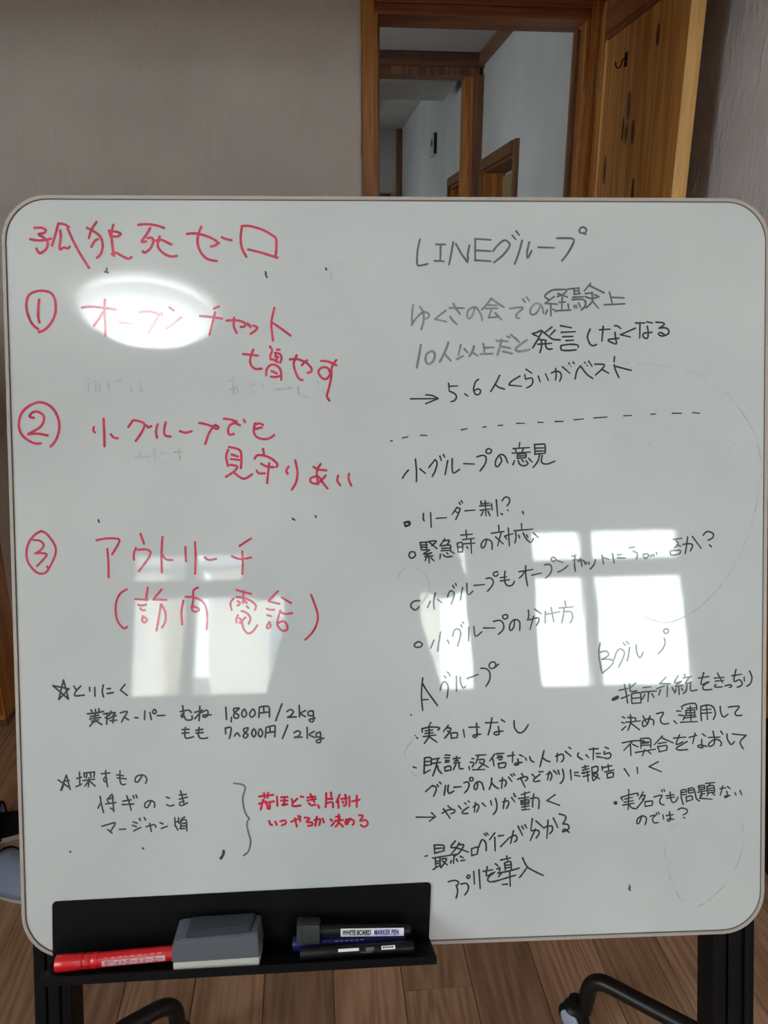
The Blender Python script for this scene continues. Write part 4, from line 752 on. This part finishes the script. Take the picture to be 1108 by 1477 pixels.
62,300 78,295;122,225 125,280;122,225 185,228 185,262;130,248 180,245;125,280 190,262;112,312 275,285;130,315 132,370;130,335 160,330;130,350 160,345;115,388 165,355;160,310 162,375;172,318 205,315 190,345 168,375;175,330 210,358;262,198 232,240 275,240;275,240 235,285;255,290 250,348;235,330 230,345;270,320 278,335;290,210 265,250;280,225 318,225 290,275 255,300;275,245 350,272;295,300 315,310;300,330 328,325
370,250 372,292;370,250 412,240 408,280;372,295 410,285;418,240 440,190 465,210 468,265;455,150 468,165;470,145 482,158;525,145 490,190;525,175 528,265;550,165 585,160;565,235 620,178;625,175 665,160 672,190 655,205;650,130 630,215;680,100 710,160;705,100 718,120;725,90 738,112;775,50 765,125;800,65 855,115;770,130 815,128 820,150 800,180;795,120 762,195;860,105 905,98 908,130 890,150;880,60 872,180;915,45 945,110
955,18 992,30 998,50 978,85;978,85 1010,88 1020,110 1000,130 975,138 990,118 1022,142
215,470 260,460 285,475 270,500;268,492 278,530 268,580;300,485 335,480 350,500 345,530 325,558;350,425 338,440 352,448 360,432 350,425;385,400 390,485;420,390 428,515;448,400 512,390;475,370 470,430 510,410;525,405 480,445 490,470 555,460;565,325 630,310;605,298 608,325;590,345 595,392;590,345 630,335 635,385;595,360 632,355;595,378 635,372;540,385 560,375 555,400;545,412 570,410 550,435;550,412 620,398 690,378;520,470 600,445 665,425;625,400 628,500;610,485 575,488;530,350 548,365
710,310 740,368 790,400 850,428;742,372 715,410 690,442
#faint_ring_mark|faint|1.8|very faint large wiped ring at the right side
@0,0,1108
800,528 900,524 980,532 1040,560 1080,610 1096,655 1096,700 1080,770 1050,830 1010,875 965,898 930,890;1060,640 1050,650;578,850 575,830 590,818 612,826 620,850 608,870;600,1062 584,1085 590,1110 610,1124;985,1178 960,1210 965,1260 985,1300 1010,1306 1050,1270 1072,1220 1068,1175;935,640 950,632;480,405 475,380 490,368
#faint_ghost_writing|faint|2.8|faint remains of wiped writing in the left half
@320,490,200
60,330 110,320;90,300 95,440;70,400 120,380 130,430;250,350 250,430;230,370 310,350 340,400;420,400 560,385;610,380 620,440 680,460;760,330 800,380 810,420
@120,520,200
20,160 60,150;40,140 45,260;80,170 130,160 130,240;110,140 100,250;200,180 210,250;250,170 300,160;380,200 385,240;450,160 470,250
@190,640,200
60,60 100,160;30,110 140,100;180,40 190,140;240,60 250,150;220,90 290,80;340,70 420,60;380,40 385,130
#black_specks|soft|2.6|six small black specks on the left half
@0,0,1108
151,392 156,393;154,387 154,391;383,395 385,400;383,392 384,394;470,387 471,389;142,750 143,753;422,748 425,750;455,744 456,746;907,1281 909,1284;908,1277 909,1280;101,1228 102,1229;206,1223 207,1224;754,738 755,741;723,741 725,742
'''
layer = 0
def add_writing():
    cur = None; defs = []
    for line in STROKES.strip().splitlines():
        if line[0] == '#': n, c, w, l = line[1:].split('|'); defs.append((n, c, float(w), l, [])); continue
        if line[0] == '@': x0, y0, wd = map(float, line[1:].split(',')); s = wd/1108.0 if wd < 1000 else 1.0; continue
        for st in line.split(';'):
            pts = [tuple(map(float, p.split(','))) for p in st.split()]
            if len(pts) > 1: defs[-1][4].append([(x0+x*s, y0+y*s) for x, y in pts])
    for di, (n, c, w, l, sts) in enumerate(defs):
        bm = bmesh.new(); z = 0.00018 + 0.00001*(di % 7)
        for si, st in enumerate(sts):
            Q = smooth_line(st)
            U = [Vector(bl(*q)) for q in Q]
            V = [U[0]]
            for u in U[1:]:
                if (u-V[-1]).length > 2e-4: V.append(u)
            if len(V) < 2: V.append(V[0]+Vector((6e-4, 0)))
            r = w*0.5/1210.0; zz = z + 0.0000015*(si % 9)
            nv = len(V); Ls, Rs = [], []
            rnd = random.Random(si*31+di)
            for i, p in enumerate(V):
                t = (V[min(i+1, nv-1)]-V[max(i-1, 0)])
                t = t.normalized() if t.length > 1e-9 else Vector((1, 0))
                nn = Vector((-t.y, t.x)); rr = r*(0.96+0.14*rnd.random())
                if c in ('black', 'darkgrey', 'faded') and i == nv-1: rr *= 0.8
                Ls.append(bm.verts.new((p.x+nn.x*rr, p.y+nn.y*rr, zz))); Rs.append(bm.verts.new((p.x-nn.x*rr, p.y-nn.y*rr, zz)))
            for i in range(nv-1): bm.faces.new((Rs[i], Rs[i+1], Ls[i+1], Ls[i]))
            for a, b, i, j in ((Ls[0], Rs[0], 0, 1), (Rs[-1], Ls[-1], -1, -2)):   # round ends
                p = V[i]; t = (V[i]-V[j]).normalized(); nn = (Vector((a.co.x, a.co.y))-p)
                arc = [bm.verts.new((p.x+nn.x*math.cos(q)+t.x*nn.length*math.sin(q), p.y+nn.y*math.cos(q)+t.y*nn.length*math.sin(q), zz)) for q in (math.pi*k/6 for k in range(1, 6))]
                bm.faces.new([a]+arc+[b])
        bmesh.ops.recalc_face_normals(bm, faces=bm.faces)
        for f in bm.faces:
            if f.normal.z < 0: f.normal_flip()
        me = bpy.data.meshes.new(n); bm.to_mesh(me); bm.free(); me.materials.append(INK[c])
        o = bpy.data.objects.new('handwriting', me); COL.objects.link(o); o.parent = panel; o['label'] = l
        if n in ('black_specks', 'faint_ghost_writing', 'faint_ring_mark', 'dashed_line', 'black_smear'): o['kind'] = 'stuff'
add_writing()

# posts (parallel to the board, behind it), feet and casters
def post(pxl, pxr, py):
    ua, _ = bl(pxl, py, -0.045); ub, _ = bl(pxr, py, -0.045)
    m = MB()
    w = ub-ua
    m.box(ua+0.006, ub-0.006, -0.895, 0.38, -0.078, -0.034, bev=0.003)
    for a, b in ((ua, ua+0.34*w), (ua+0.37*w, ua+0.70*w), (ub-0.24*w, ub)):
        m.box(a, b, -0.895, 0.38, -0.074, -0.028, bev=0.006)
    o = m.build('post', M['black_metal'], wbd, True)
    return (ua+ub)/2
uL = post(56, 109, 1420); uR = post(1019, 1079, 1420)
def w2l(p): 
    q = Vector(p)-B_O; return Vector((q.dot(B_U), q.dot(B_V), q.dot(B_W)))
def arcpath(pts, r=0.05, n=7):
    P = [Vector(p) for p in pts]; Q = [P[0]]
    for i in range(1, len(P)-1):
        a = (P[i-1]-P[i]); b = (P[i+1]-P[i]); ra = min(r, a.length*0.48, b.length*0.48)
        s, e = P[i]+a.normalized()*ra, P[i]+b.normalized()*ra
        for k in range(n+1):
            t = k/n; Q.append(s*(1-t)**2 + P[i]*2*t*(1-t) + e*t*t)
    Q.append(P[-1]); return Q
def caster(P, ang, par):
    P = Vector(P); ax = Vector((math.cos(ang), math.sin(ang), 0))
    o = MB().lathe([(0.001, -0.011), (0.024, -0.011), (0.028, -0.008), (0.028, 0.008), (0.024, 0.011), (0.001, 0.011)], P, ax, 26)
    pts = o.bm
    for v in pts.verts: v.co = w2l(v.co)
    c = o.build('caster_wheel', M['black_plastic'], par, True)
    for s in (-1, 1):
        h = MB().lathe([(0.001, 0.0), (0.019, 0.0), (0.019, 0.0025), (0.016, 0.004), (0.001, 0.0045)], P+ax*0.0112*s, ax*s, 24)
        for v in h.bm.verts: v.co = w2l(v.co)
        h.build('hub_cover', M['hub'], c, True)
    f = MB(); f.lathe([(0.001, 0.0), (0.018, 0.001), (0.020, 0.006), (0.016, 0.012), (0.012, 0.014), (0.012, 0.024), (0.001, 0.025)], P+Vector((0, 0, 0.018)), (0, 0, 1), 20)
    for v in f.bm.verts: v.co = w2l(v.co)
    f.build('caster_housing', M['black_plastic'], c, True)
def foot(u, bend_px, out_px, cst, sgn, ang):
    pb = BM @ Vector((u, -0.885, -0.055))
    Q = at(*bend_px, 2, 0.125); P2 = at(*out_px, 2, 0.125)
    P3 = Q + (P2-Q)*1.7
    fr = Vector((pb.x + sgn*0.05, pb.y-0.36, 0.115)); fc = Vector((fr.x-sgn*0.02, fr.y-0.03, 0.028))
    path = arcpath([Vector((fc.x, fc.y, 0.052)), fr, Vector((pb.x, pb.y, 0.10)), P3, Q, Vector((cst[0]*0.35+Q.x*0.65, cst[1]*0.35+Q.y*0.65, 0.045))], 0.035, 8)
    m = MB().tube(path, 0.0140, 16)
    for v in m.bm.verts: v.co = w2l(v.co)
    m.build('foot_tube', M['tube'], wbd, True)
    caster((cst[0], cst[1], 0.028), ang, wbd); caster((fc.x, fc.y, 0.028), 0.3, wbd)
cR = at(828, 1466, 2, 0.028); foot(uR, (854, 1408), (975, 1472), (cR.x, cR.y), 1, 3.75)
cL = at(262, 1502, 2, 0.028); foot(uL, (252, 1443), (195, 1474), (cL.x, cL.y), -1, 3.6)
# crossbar between the posts, low behind the board
cr = MB().box(uL+0.02, uR-0.02, -0.87, -0.84, -0.07, -0.045, bev=0.004).build('crossbar', M['black_metal'], wbd)
# pivots that hold the board in its frame
for u in (uL, uR):
    MB().box(u-0.016, u+0.016, -0.03, 0.03, -0.04, -0.0195, bev=0.004).build('pivot_bracket', M['black_metal'], wbd)

# pen tray: a bent black sheet hanging from two magnets on the board
ta = bl(75, 1301, 0.002); tb = bl(622, 1273, 0.002); tc_ = bl(619, 1352, 0.002); td = bl(76, 1387, 0.002)
tray = empty('pen_tray', (0, 0, 0.0006)); tray.parent = wbd; tray['label'] = 'black metal pen tray at the lower left'
def quad_plate(P, z0, z1, r=0.006):
    # rounded top corners
    (ax, ay), (bx, by), (cx, cy), (dx, dy) = P
    n = 6; out = []
    A, B, C_, D_ = Vector((ax, ay)), Vector((bx, by)), Vector((cx, cy)), Vector((dx, dy))
    def corner(p, q, s):
        a = (q-p).normalized()*r; b = (s-p).normalized()*r
        return [(p+a)*(1-t)**2 + p*2*t*(1-t) + (p+b)*t*t for t in [k/n for k in range(n+1)]]
    pts = [D_]+corner(A, D_, B)+corner(B, A, C_)+[C_]
    return [(p.x, p.y) for p in pts]
MB().prism(quad_plate((ta, tb, tc_, td), 0, 0.001), 0.0, 0.0012).build('back_plate', M['black_metal'], tray)
wl = 0.047
la = bl(55, 1413, wl); lb = bl(630, 1381, wl); la2 = bl(55, 1422, wl); lb2 = bl(630, 1389, wl)
def V3(p, z): return Vector((p[0], p[1], z))
sh = MB(); t_ = Vector((0, -0.0012, 0))
D3, C3, A3, B3 = V3(td, 0.0012), V3(tc_, 0.0012), V3(la, wl), V3(lb, wl)
sh.hull([D3, C3, A3, B3, D3+t_, C3+t_, A3+t_, B3+t_]); sh.build('shelf', M['black_metal'], tray)
lp = MB(); A4, B4 = V3(la2, wl), V3(lb2, wl); up_ = Vector((0, 0.003, 0))
lp.hull([A3+up_, B3+up_, A4, B4, A3+up_+Vector((0, 0, .0015)), B3+up_+Vector((0, 0, .0015)), A4+Vector((0, 0, .0015)), B4+Vector((0, 0, .0015))])
lp.build('front_lip', M['black_metal'], tray)
for px, py in ((92, 1308), (92, 1331), (606, 1282)):
    u, v = bl(px, py, 0.002); MB().lathe([(0.0005, 0), (0.0022, 0.0), (0.0022, 0.0006), (0.0005, 0.0008)], (u, v, 0.0012), (0, 0, 1), 12).build('rivet', M['black_plastic'], tray)

# shelf height (v) at given u and w
def shelf_v(u, w):
    t = (u-D3.x)/(C3.x-D3.x); s = (w-0.0012)/(wl-0.0012)
    a = D3.y*(1-t)+C3.y*t; b = A3.y*(1-t)+B3.y*t
    return a*(1-s)+b*s
TW = BM @ Matrix.Translation((0, 0, 0.0006))
def item(name, u, w, r, ang=None, dv=0.0):
    """Empty lying along the shelf: local x along the shelf"""
    a = math.atan2(C3.y-D3.y, C3.x-D3.x) if ang is None else ang
    return empty(name, mat=TW @ Matrix.Translation((u, shelf_v(u, w)+r+dv, w)) @ Matrix.Rotation(a, 4, 'Z'))
TEXTS = []
def text(name, s, size, mat, parent, loc, rot=(0, 0, 0), sx=1.0, bold=0.0):
    c = bpy.data.curves.new(name, 'FONT'); c.body = s; c.size = size; c.offset = bold; c.extrude = 0.00003
    c.align_x = 'LEFT'; c.align_y = 'CENTER'; c.materials.append(mat)
    t = bpy.data.objects.new(name, c); COL.objects.link(t); bpy.context.view_layer.update()
    me = bpy.data.meshes.new_from_object(t.evaluated_get(bpy.context.evaluated_depsgraph_get()))
    bpy.data.objects.remove(t); me.name = name
    o = bpy.data.objects.new(name, me); COL.objects.link(o); o.parent = parent; o.location = loc; o.rotation_euler = rot; o.scale = (sx, 1, 1)
    o['kind'] = 'stuff'
    return o
def curved_label(x0, x1, r, a0, a1, mat, parent, name='label_band'):
    bm = bmesh.new(); n = 10; rows = []
    for k in range(n+1):
        a = R(a0+(a1-a0)*k/n); rows.append([bm.verts.new((x, r*math.sin(a), r*math.cos(a))) for x in (x0, x1)])
    for p, q in zip(rows, rows[1:]): bm.faces.new((p[0], p[1], q[1], q[0]))
    m = MB(); m.bm.free(); m.bm = bm
    return m.build(name, mat, parent, True)
XA = (1, 0, 0)
# red marker, cap to the left
ur, _ = bl(82, 1392, 0.030); ue, _ = bl(262, 1374, 0.030); Lr = ue-ur
rm = item('marker_pen', ur, 0.030, 0.0098, ang=R(3.4)); tag(rm, 'red whiteboard marker with a pink label, left end of the tray', 'marker')
MB().lathe([(0.0005, 0.0), (0.0088, 0.0), (0.0095, 0.001), (0.0090, 0.030), (0.0087, 0.031)], (0, 0, 0), XA).build('cap', M['red'], rm, True)
MB().lathe([(0.0080, 0.0305), (0.0080, 0.0320), (0.0088, 0.0325), (0.0088, 0.040), (0.0084, 0.0405), (0.0084, 0.0420), (0.0088, 0.0425), (0.0088, 0.048)], (0, 0, 0), XA).build('collar', M['red'], rm, True)
MB().lathe([(0.0082, 0.048), (0.0082, Lr+0.004), (0.0072, Lr+0.008), (0.0005, Lr+0.008)], (0, 0, 0), XA).build('barrel', M['red'], rm, True)
curved_label(0.054, 0.126, 0.00828, -30, 20, M['pink_label'], rm)
text('label_text', 'ホワイトボードマーカー', 0.0070, M['red_print'], rm, (0.0565, -0.0007, 0.0085), (0, 0, 0), 0.87, 0.00008)
for k in range(9): box_obj('print_mark', M['pink_label'], (0.057+k*0.0075, 0.060+k*0.0075+0.0012*(k % 3), 0.0050, 0.0057, 0.0062, 0.00668), rm)
# eraser
e0, _ = bl(249, 1390, 0.042); e1, _ = bl(376, 1385, 0.042); EL = e1-e0
er = item('whiteboard_eraser', e0, 0.025, 0.0004); tag(er, 'slate-grey board eraser with white felt standing on the tray', 'eraser')
def loft(sections, name, mat, par, smooth=False):
    m = MB(); rows = [[m.bm.verts.new(p) for p in s] for s in sections]
    n = len(rows[0])
    for a, b in zip(rows, rows[1:]):
        for k in range(n): m.bm.faces.new((a[k], a[(k+1) % n], b[(k+1) % n], b[k]))
    m.bm.faces.new(rows[0]); m.bm.faces.new(list(reversed(rows[-1])))
    bmesh.ops.bevel(m.bm, geom=list(m.bm.edges), offset=0.0012, segments=2, affect='EDGES')
    return m.build(name, mat, par, smooth)
z0, z1 = -0.020, 0.020
MB().box(0.001, EL-0.001, 0.0003, 0.0120, z0+0.001, z1-0.001, bev=0.003).build('felt_pad', M['felt'], er, True)
y1_ = 0.0122
loft([[(0, y1_, z0), (EL, y1_, z0), (EL, y1_, z1), (0, y1_, z1)],
      [(0.002, 0.040, z0), (EL-0.002, 0.040, z0), (EL-0.001, 0.041, z1-0.001), (0.002, 0.034, z1-0.001)],
      [(0.012, 0.043, z0+0.004), (EL-0.006, 0.040, z0+0.004), (EL-0.010, 0.0395, z1-0.002), (0.014, 0.037, z1-0.002)]], 'shell', M['eraser_grey'], er)
loft([[(0.012, 0.037, z0+0.003), (EL-0.006, 0.039, z0+0.003), (EL-0.010, 0.0385, z1-0.0025), (0.014, 0.036, z1-0.0025)],
      [(0.018, 0.0455, z0+0.005), (EL-0.008, 0.0455, z0+0.005), (EL-0.012, 0.0435, z1-0.010), (0.020, 0.042, z1-0.010)]], 'grip', M['eraser_dark'], er)
# blue marker at the back of the shelf, black marker in front, capped pen on top
ub0, _ = bl(423, 1370, 0.014); ub1, _ = bl(584, 1358, 0.014)
bm_ = item('marker_pen', ub0, 0.0150, 0.0100); tag(bm_, 'blue whiteboard marker lying behind the black one on the tray', 'marker')
Lb = ub1-ub0
MB().lathe([(0.0005, 0.0), (0.0080, 0.0), (0.0088, 0.0012), (0.0086, 0.034), (0.0080, 0.0345)], (0, 0, 0), XA).build('cap', M['blue'], bm_, True)
MB().lathe([(0.0078, 0.0345), (0.0078, Lb-0.003), (0.006, Lb), (0.0005, Lb)], (0, 0, 0), XA).build('barrel', M['blue'], bm_, True)
for k in range(6): box_obj('print_mark', M['grey_print'], (0.05+k*0.006, 0.054+k*0.006, 0.0030, 0.0042, 0.0066, 0.00725), bm_)
uk0, _ = bl(434, 1380, 0.032); uk1, _ = bl(597, 1371, 0.032); Lk = uk1-uk0
bk = item('marker_pen', uk0, 0.0345, 0.0074); bk.matrix_world = bk.matrix_world @ Matrix.Diagonal((1, 0.86, 0.86, 1)); tag(bk, 'black marker with small white labels, front right of the tray', 'marker')
MB().lathe([(0.0005, 0.0), (0.0078, 0.0), (0.0085, 0.0012), (0.0083, 0.036), (0.0078, 0.0365)], (0, 0, 0), XA).build('cap', M['black_plastic'], bk, True)
MB().lathe([(0.0078, 0.0365), (0.0078, Lk-0.002), (0.007, Lk), (0.0005, Lk)], (0, 0, 0), XA).build('barrel', M['black_plastic'], bk, True)
curved_label(0.044, 0.068, 0.00788, 22, 48, M['white_label'], bk)
curved_label(0.094, 0.110, 0.00788, 18, 52, M['white_label'], bk)
for k in range(5): box_obj('print_mark', M['ink_print'], (0.0955+k*0.0026, 0.0972+k*0.0026, 0.0040, 0.0056, 0.0061, 0.00685), bk)
for k in range(4): box_obj('print_mark', M['grey_print'], (0.076, 0.086-0.002*(k % 2), 0.0052-k*0.0011, 0.0056-k*0.0011, 0.0050, 0.0073-0.0001*k+0.0002*k), bk)
text('label_text', 'WHITEBOARD', 0.0020, M['grey_print'], bk, (0.070, 0.0006, 0.00795))
us0, _ = bl(428, 1335, 0.026); us1, _ = bl(588, 1340, 0.026); Ls = us1-us0
sk = item('marker_pen', us0, 0.024, 0.0078, ang=R(-1.2), dv=0.0215); sk.matrix_world = sk.matrix_world @ Matrix.Diagonal((1, 0.88, 0.88, 1)); tag(sk, 'black marker with a grey eraser cap and white lettered label, resting on top', 'marker')
MB().box(0.0, 0.0275, -0.0135, 0.0125, -0.012, 0.0095, bev=0.0040).build('eraser_cap', M['grey_cap'], sk, True)
MB().box(0.0015, 0.0065, -0.0130, 0.0130, -0.0115, 0.0103, bev=0.0020).build('cap_rim', M['grey_cap'], sk, True)
MB().lathe([(0.0070, 0.026), (0.0070, 0.045), (0.0076, 0.046), (0.0076, Ls+0.001), (0.006, Ls+0.004), (0.0005, Ls+0.004)], (0, 0, 0), XA).build('barrel', M['black_plastic'], sk, True)
curved_label(0.0515, 0.1255, 0.00772, -62, 44, M['white_label'], sk)
text('label_text', 'WHITE BOARD', 0.0092, M['ink_print'], sk, (0.0535, 0.0008, 0.0081), (0, 0, 0), 0.535, 0.00025)
text('label_text', 'MARKER PEN', 0.0092, M['blue_print'], sk, (0.0905, 0.0008, 0.0081), (0, 0, 0), 0.535, 0.00025)

# ---------------------------------------------------------------- round ceiling light (mirrored in the board)
cl = tag(empty('ceiling_light', (-0.93, -1.27, CEIL)), 'round flat ceiling light seen as a glare on the whiteboard', 'lamp')
MB().lathe([(0.001, 0), (0.20, 0.0), (0.205, 0.015), (0.205, 0.03), (0.001, 0.031)], (0, 0, -0.0315), (0, 0, 1), 48).build('base', M['thermo'], cl, True)
MB().lathe([(0.001, -0.115), (0.12, -0.110), (0.21, -0.095), (0.265, -0.065), (0.278, -0.035), (0.27, -0.0315), (0.001, -0.0312)], (0, 0, 0), (0, 0, 1), 48).build('diffuser', M['lamp'], cl, True)

# ---------------------------------------------------------------- the photographer, mirrored in the board's gloss
M['skin'] = plain('skin', (0.55, 0.34, 0.24), 0.55); M['hair'] = plain('black_hair', (0.012, 0.010, 0.009), 0.5)
M['knit'] = plain('dark_navy_knit', (0.030, 0.033, 0.045), 0.9, 0.1, bump=0.4, bscale=500); M['trouser'] = plain('charcoal_cotton', (0.03, 0.03, 0.032), 0.9, 0.1)
pn = empty('person', mat=Matrix.Translation((-0.020, -0.420, 0)) @ Matrix.Rotation(-YAW, 4, 'Z'))
tag(pn, 'person in dark clothes holding up a phone, mirrored in the whiteboard', 'person')
def skin(name, verts, edges, radii, mat, parent, root=0, sub=2):
    me = bpy.data.meshes.new(name); me.from_pydata([Vector(v) for v in verts], edges, [])
    o = bpy.data.objects.new(name, me); COL.objects.link(o); o.parent = parent; me.materials.append(mat)
    md = o.modifiers.new('skin', 'SKIN'); md.use_smooth_shade = True
    for i, r in enumerate(radii):
        rr = r if isinstance(r, tuple) else (r, r)
        me.skin_vertices[0].data[i].radius = rr; me.skin_vertices[0].data[i].use_root = (i == root)
    if sub: sb_ = o.modifiers.new('sub', 'SUBSURF'); sb_.levels = sub; sb_.render_levels = sub
    return o
def body(dr=0.0, part='all'):
    V, E_, Rr = [], [], []
    def add(p, r, c=None):
        V.append(p); Rr.append(tuple(q+dr for q in r) if isinstance(r, tuple) else r+dr)
        if c is not None: E_.append((c, len(V)-1))
        return len(V)-1
    pel = add((0, 0, 0.90), (0.090, 0.075) if part == 'low' else (0.115, 0.085))
    if part in ('all', 'top'):
        a = add((0, 0.0, 1.02), (0.118, 0.085), pel); b = add((0, 0.005, 1.16), (0.130, 0.092), a); c = add((0, 0.0, 1.30), (0.140, 0.092), b)
        nb = add((0, 0.0, 1.39), (0.075, 0.065), c); nk = add((0, 0.015, 1.45), 0.050, nb)
        if part == 'all': add((0, 0.02, 1.50), 0.050, nk)
        for s_ in (-1, 1):
            sh_ = add((s_*0.158, 0.0, 1.295), 0.042, c); e = add((s_*0.262, 0.088, 1.085), 0.040, sh_); m_ = add((s_*0.185, 0.24, 1.165), 0.036, e); w_ = add((s_*0.092, 0.352, 1.245), 0.027, m_)
            if part == 'all': add((s_*0.082, 0.372, 1.262), 0.025, w_)
    if part in ('all', 'low'):
        for s_ in (-1, 1):
            h = add((s_*0.088, 0, 0.80), 0.074, pel); k = add((s_*0.098, 0.02, 0.47), 0.055, h); cf = add((s_*0.102, -0.005, 0.32), 0.052, k); an = add((s_*0.105, -0.01, 0.10), 0.036, cf)
            if part == 'all': hb = add((s_*0.107, -0.02, 0.045), 0.036, an); add((s_*0.115, 0.09, 0.030), 0.032, hb); add((s_*0.12, 0.17, 0.026), 0.026, len(V)-1)
    return V, E_, Rr
V, E_, Rr = body(); bd = skin('body', V, E_, Rr, M['skin'], pn)
# long coat: one lofted shell from hem to collar, with two sleeves
m = MB(); rows = []
for z, rx, ry, yo in ((0.56, 0.300, 0.170, -0.01), (0.66, 0.285, 0.165, -0.01), (0.76, 0.262, 0.155, -0.005), (0.88, 0.225, 0.142, 0), (1.00, 0.195, 0.128, 0), (1.12, 0.190, 0.122, 0.003), (1.22, 0.196, 0.120, 0.003),
                      (1.30, 0.195, 0.112, 0), (1.345, 0.170, 0.098, 0), (1.375, 0.120, 0.082, 0.003), (1.40, 0.078, 0.070, 0.008), (1.43, 0.066, 0.064, 0.014)):
    rows.append([m.bm.verts.new((rx*math.cos(2*math.pi*k/32), yo+ry*math.sin(2*math.pi*k/32), z)) for k in range(32)])
for a, b in zip(rows, rows[1:]):
    for k in range(32): m.bm.faces.new((a[k], a[(k+1) % 32], b[(k+1) % 32], b[k]))
coat = m.build('coat', M['knit'], pn, True); sd = coat.modifiers.new('thickness', 'SOLIDIFY'); sd.thickness = 0.006
for s_ in (-1, 1):
    sv = [(s_*0.120, 0.0, 1.310), (s_*0.182, 0.005, 1.290), (s_*0.245, 0.05, 1.18), (s_*0.265, 0.090, 1.085), (s_*0.185, 0.24, 1.165), (s_*0.100, 0.342, 1.237)]
    skin('sleeve', sv, [(k, k+1) for k in range(5)], [0.060, 0.068, 0.062, 0.058, 0.050, 0.036], M['knit'], coat)
V, E_, Rr = body(0.012, 'low'); skin('trousers', V, E_, Rr, M['trouser'], pn)
# head: shaped from a sphere, with eyes, nose, mouth and ears; hair as a cap
def ell(m, c, r, seg=20, rings=14, fn=None):
    q = bmesh.ops.create_uvsphere(m.bm, u_segments=seg, v_segments=rings, radius=1.0)
    for v in q['verts']:
        p = v.co.copy()
        if fn: p = fn(p)
        v.co = Vector((c[0]+p.x*r[0], c[1]+p.y*r[1], c[2]+p.z*r[2]))
hc = (0, 0.045, 1.575)
def hf(p):
    if p.z < 0: p.x *= 1-0.32*(-p.z)**1.5; p.y = p.y*(1-0.12*(-p.z)) + 0.10*(-p.z)
    return p
m = MB(); ell(m, hc, (0.074, 0.092, 0.112), 28, 20, hf); hd = m.build('head', M['skin'], pn, True)
m = MB(); m.hull([(-0.005, 0.135, 1.585), (0.005, 0.135, 1.585), (-0.016, 0.134, 1.545), (0.016, 0.134, 1.545), (0, 0.156, 1.548), (0, 0.142, 1.538)]); m.build('nose', M['skin'], hd, True)
m = MB(); ell(m, (0, 0.136, 1.518), (0.022, 0.008, 0.006)); m.build('mouth', plain('lips', (0.42, 0.16, 0.14), 0.5), hd, True)
for s_ in (-1, 1):
    m = MB(); ell(m, (s_*0.030, 0.126, 1.580), (0.012, 0.007, 0.007)); m.build('eye', M['thermo_dark'], hd, True)
    m = MB(); ell(m, (s_*0.075, 0.040, 1.565), (0.008, 0.018, 0.030)); m.build('ear', M['skin'], hd, True)
def hr(p):
    if p.y > 0.25 and p.z < 0.55: p.y = 0.25
    if p.z < -0.55: p.z = -0.55
    return p
m = MB(); ell(m, (0, 0.036, 1.592), (0.084, 0.098, 0.110), 28, 20, hr); m.build('hair', M['hair'], hd, True)
# hands: palm, four fingers and a thumb closed on the phone's edges
for s_ in (-1, 1):
    V = [(s_*0.088, 0.362, 1.255), (s_*0.080, 0.385, 1.275), (s_*0.078, 0.398, 1.295)]; E_ = [(0, 1), (1, 2)]; Rr = [0.024, (0.026, 0.016), (0.026, 0.015)]
    for f_, (dz, ln) in enumerate(((0.026, 0.9), (0.009, 1.0), (-0.008, 0.95), (-0.024, 0.78))):
        b0 = len(V)
        V += [(s_*0.083, 0.398, 1.295+dz*0.8), (s_*0.088, 0.414, 1.300+dz), (s_*(0.088-0.016*ln), 0.4245, 1.303+dz), (s_*(0.088-0.036*ln), 0.4235, 1.303+dz)]
        Rr += [0.009, 0.0085, 0.008, 0.0065]; E_ += [(2, b0), (b0, b0+1), (b0+1, b0+2), (b0+2, b0+3)]
    b0 = len(V); V += [(s_*0.066, 0.388, 1.288), (s_*0.052, 0.394, 1.300), (s_*0.038, 0.3955, 1.308)]; Rr += [0.011, 0.010, 0.0085]; E_ += [(1, b0), (b0, b0+1), (b0+1, b0+2)]
    skin('hand', V, E_, Rr, M['skin'], pn, 0, 1)
for s_ in (-1, 1):
    m = MB(); ell(m, (s_*0.113, 0.06, 0.045), (0.047, 0.135, 0.048), 20, 12, lambda p: Vector((p.x, p.y, max(p.z, -0.92)))); m.build('sock', M['knit'], pn, True)
ph = tag(empty('smartphone', mat=Matrix.Translation(EYE - C_F*0.011 - C_D*0.0) @ Matrix(((C_R.x, -C_D.x, -C_F.x, 0), (C_R.y, -C_D.y, -C_F.y, 0), (C_R.z, -C_D.z, -C_F.z, 0), (0, 0, 0, 1)))), 'black phone held up in both hands of the person', 'phone')
MB().box(-0.036, 0.036, -0.140, 0.014, 0.001, 0.009, bev=0.003).build('body', M['black_plastic'], ph, True)
box_obj('screen', M['thermo_dark'], (-0.033, 0.033, -0.136, 0.010, 0.009, 0.0094), ph)
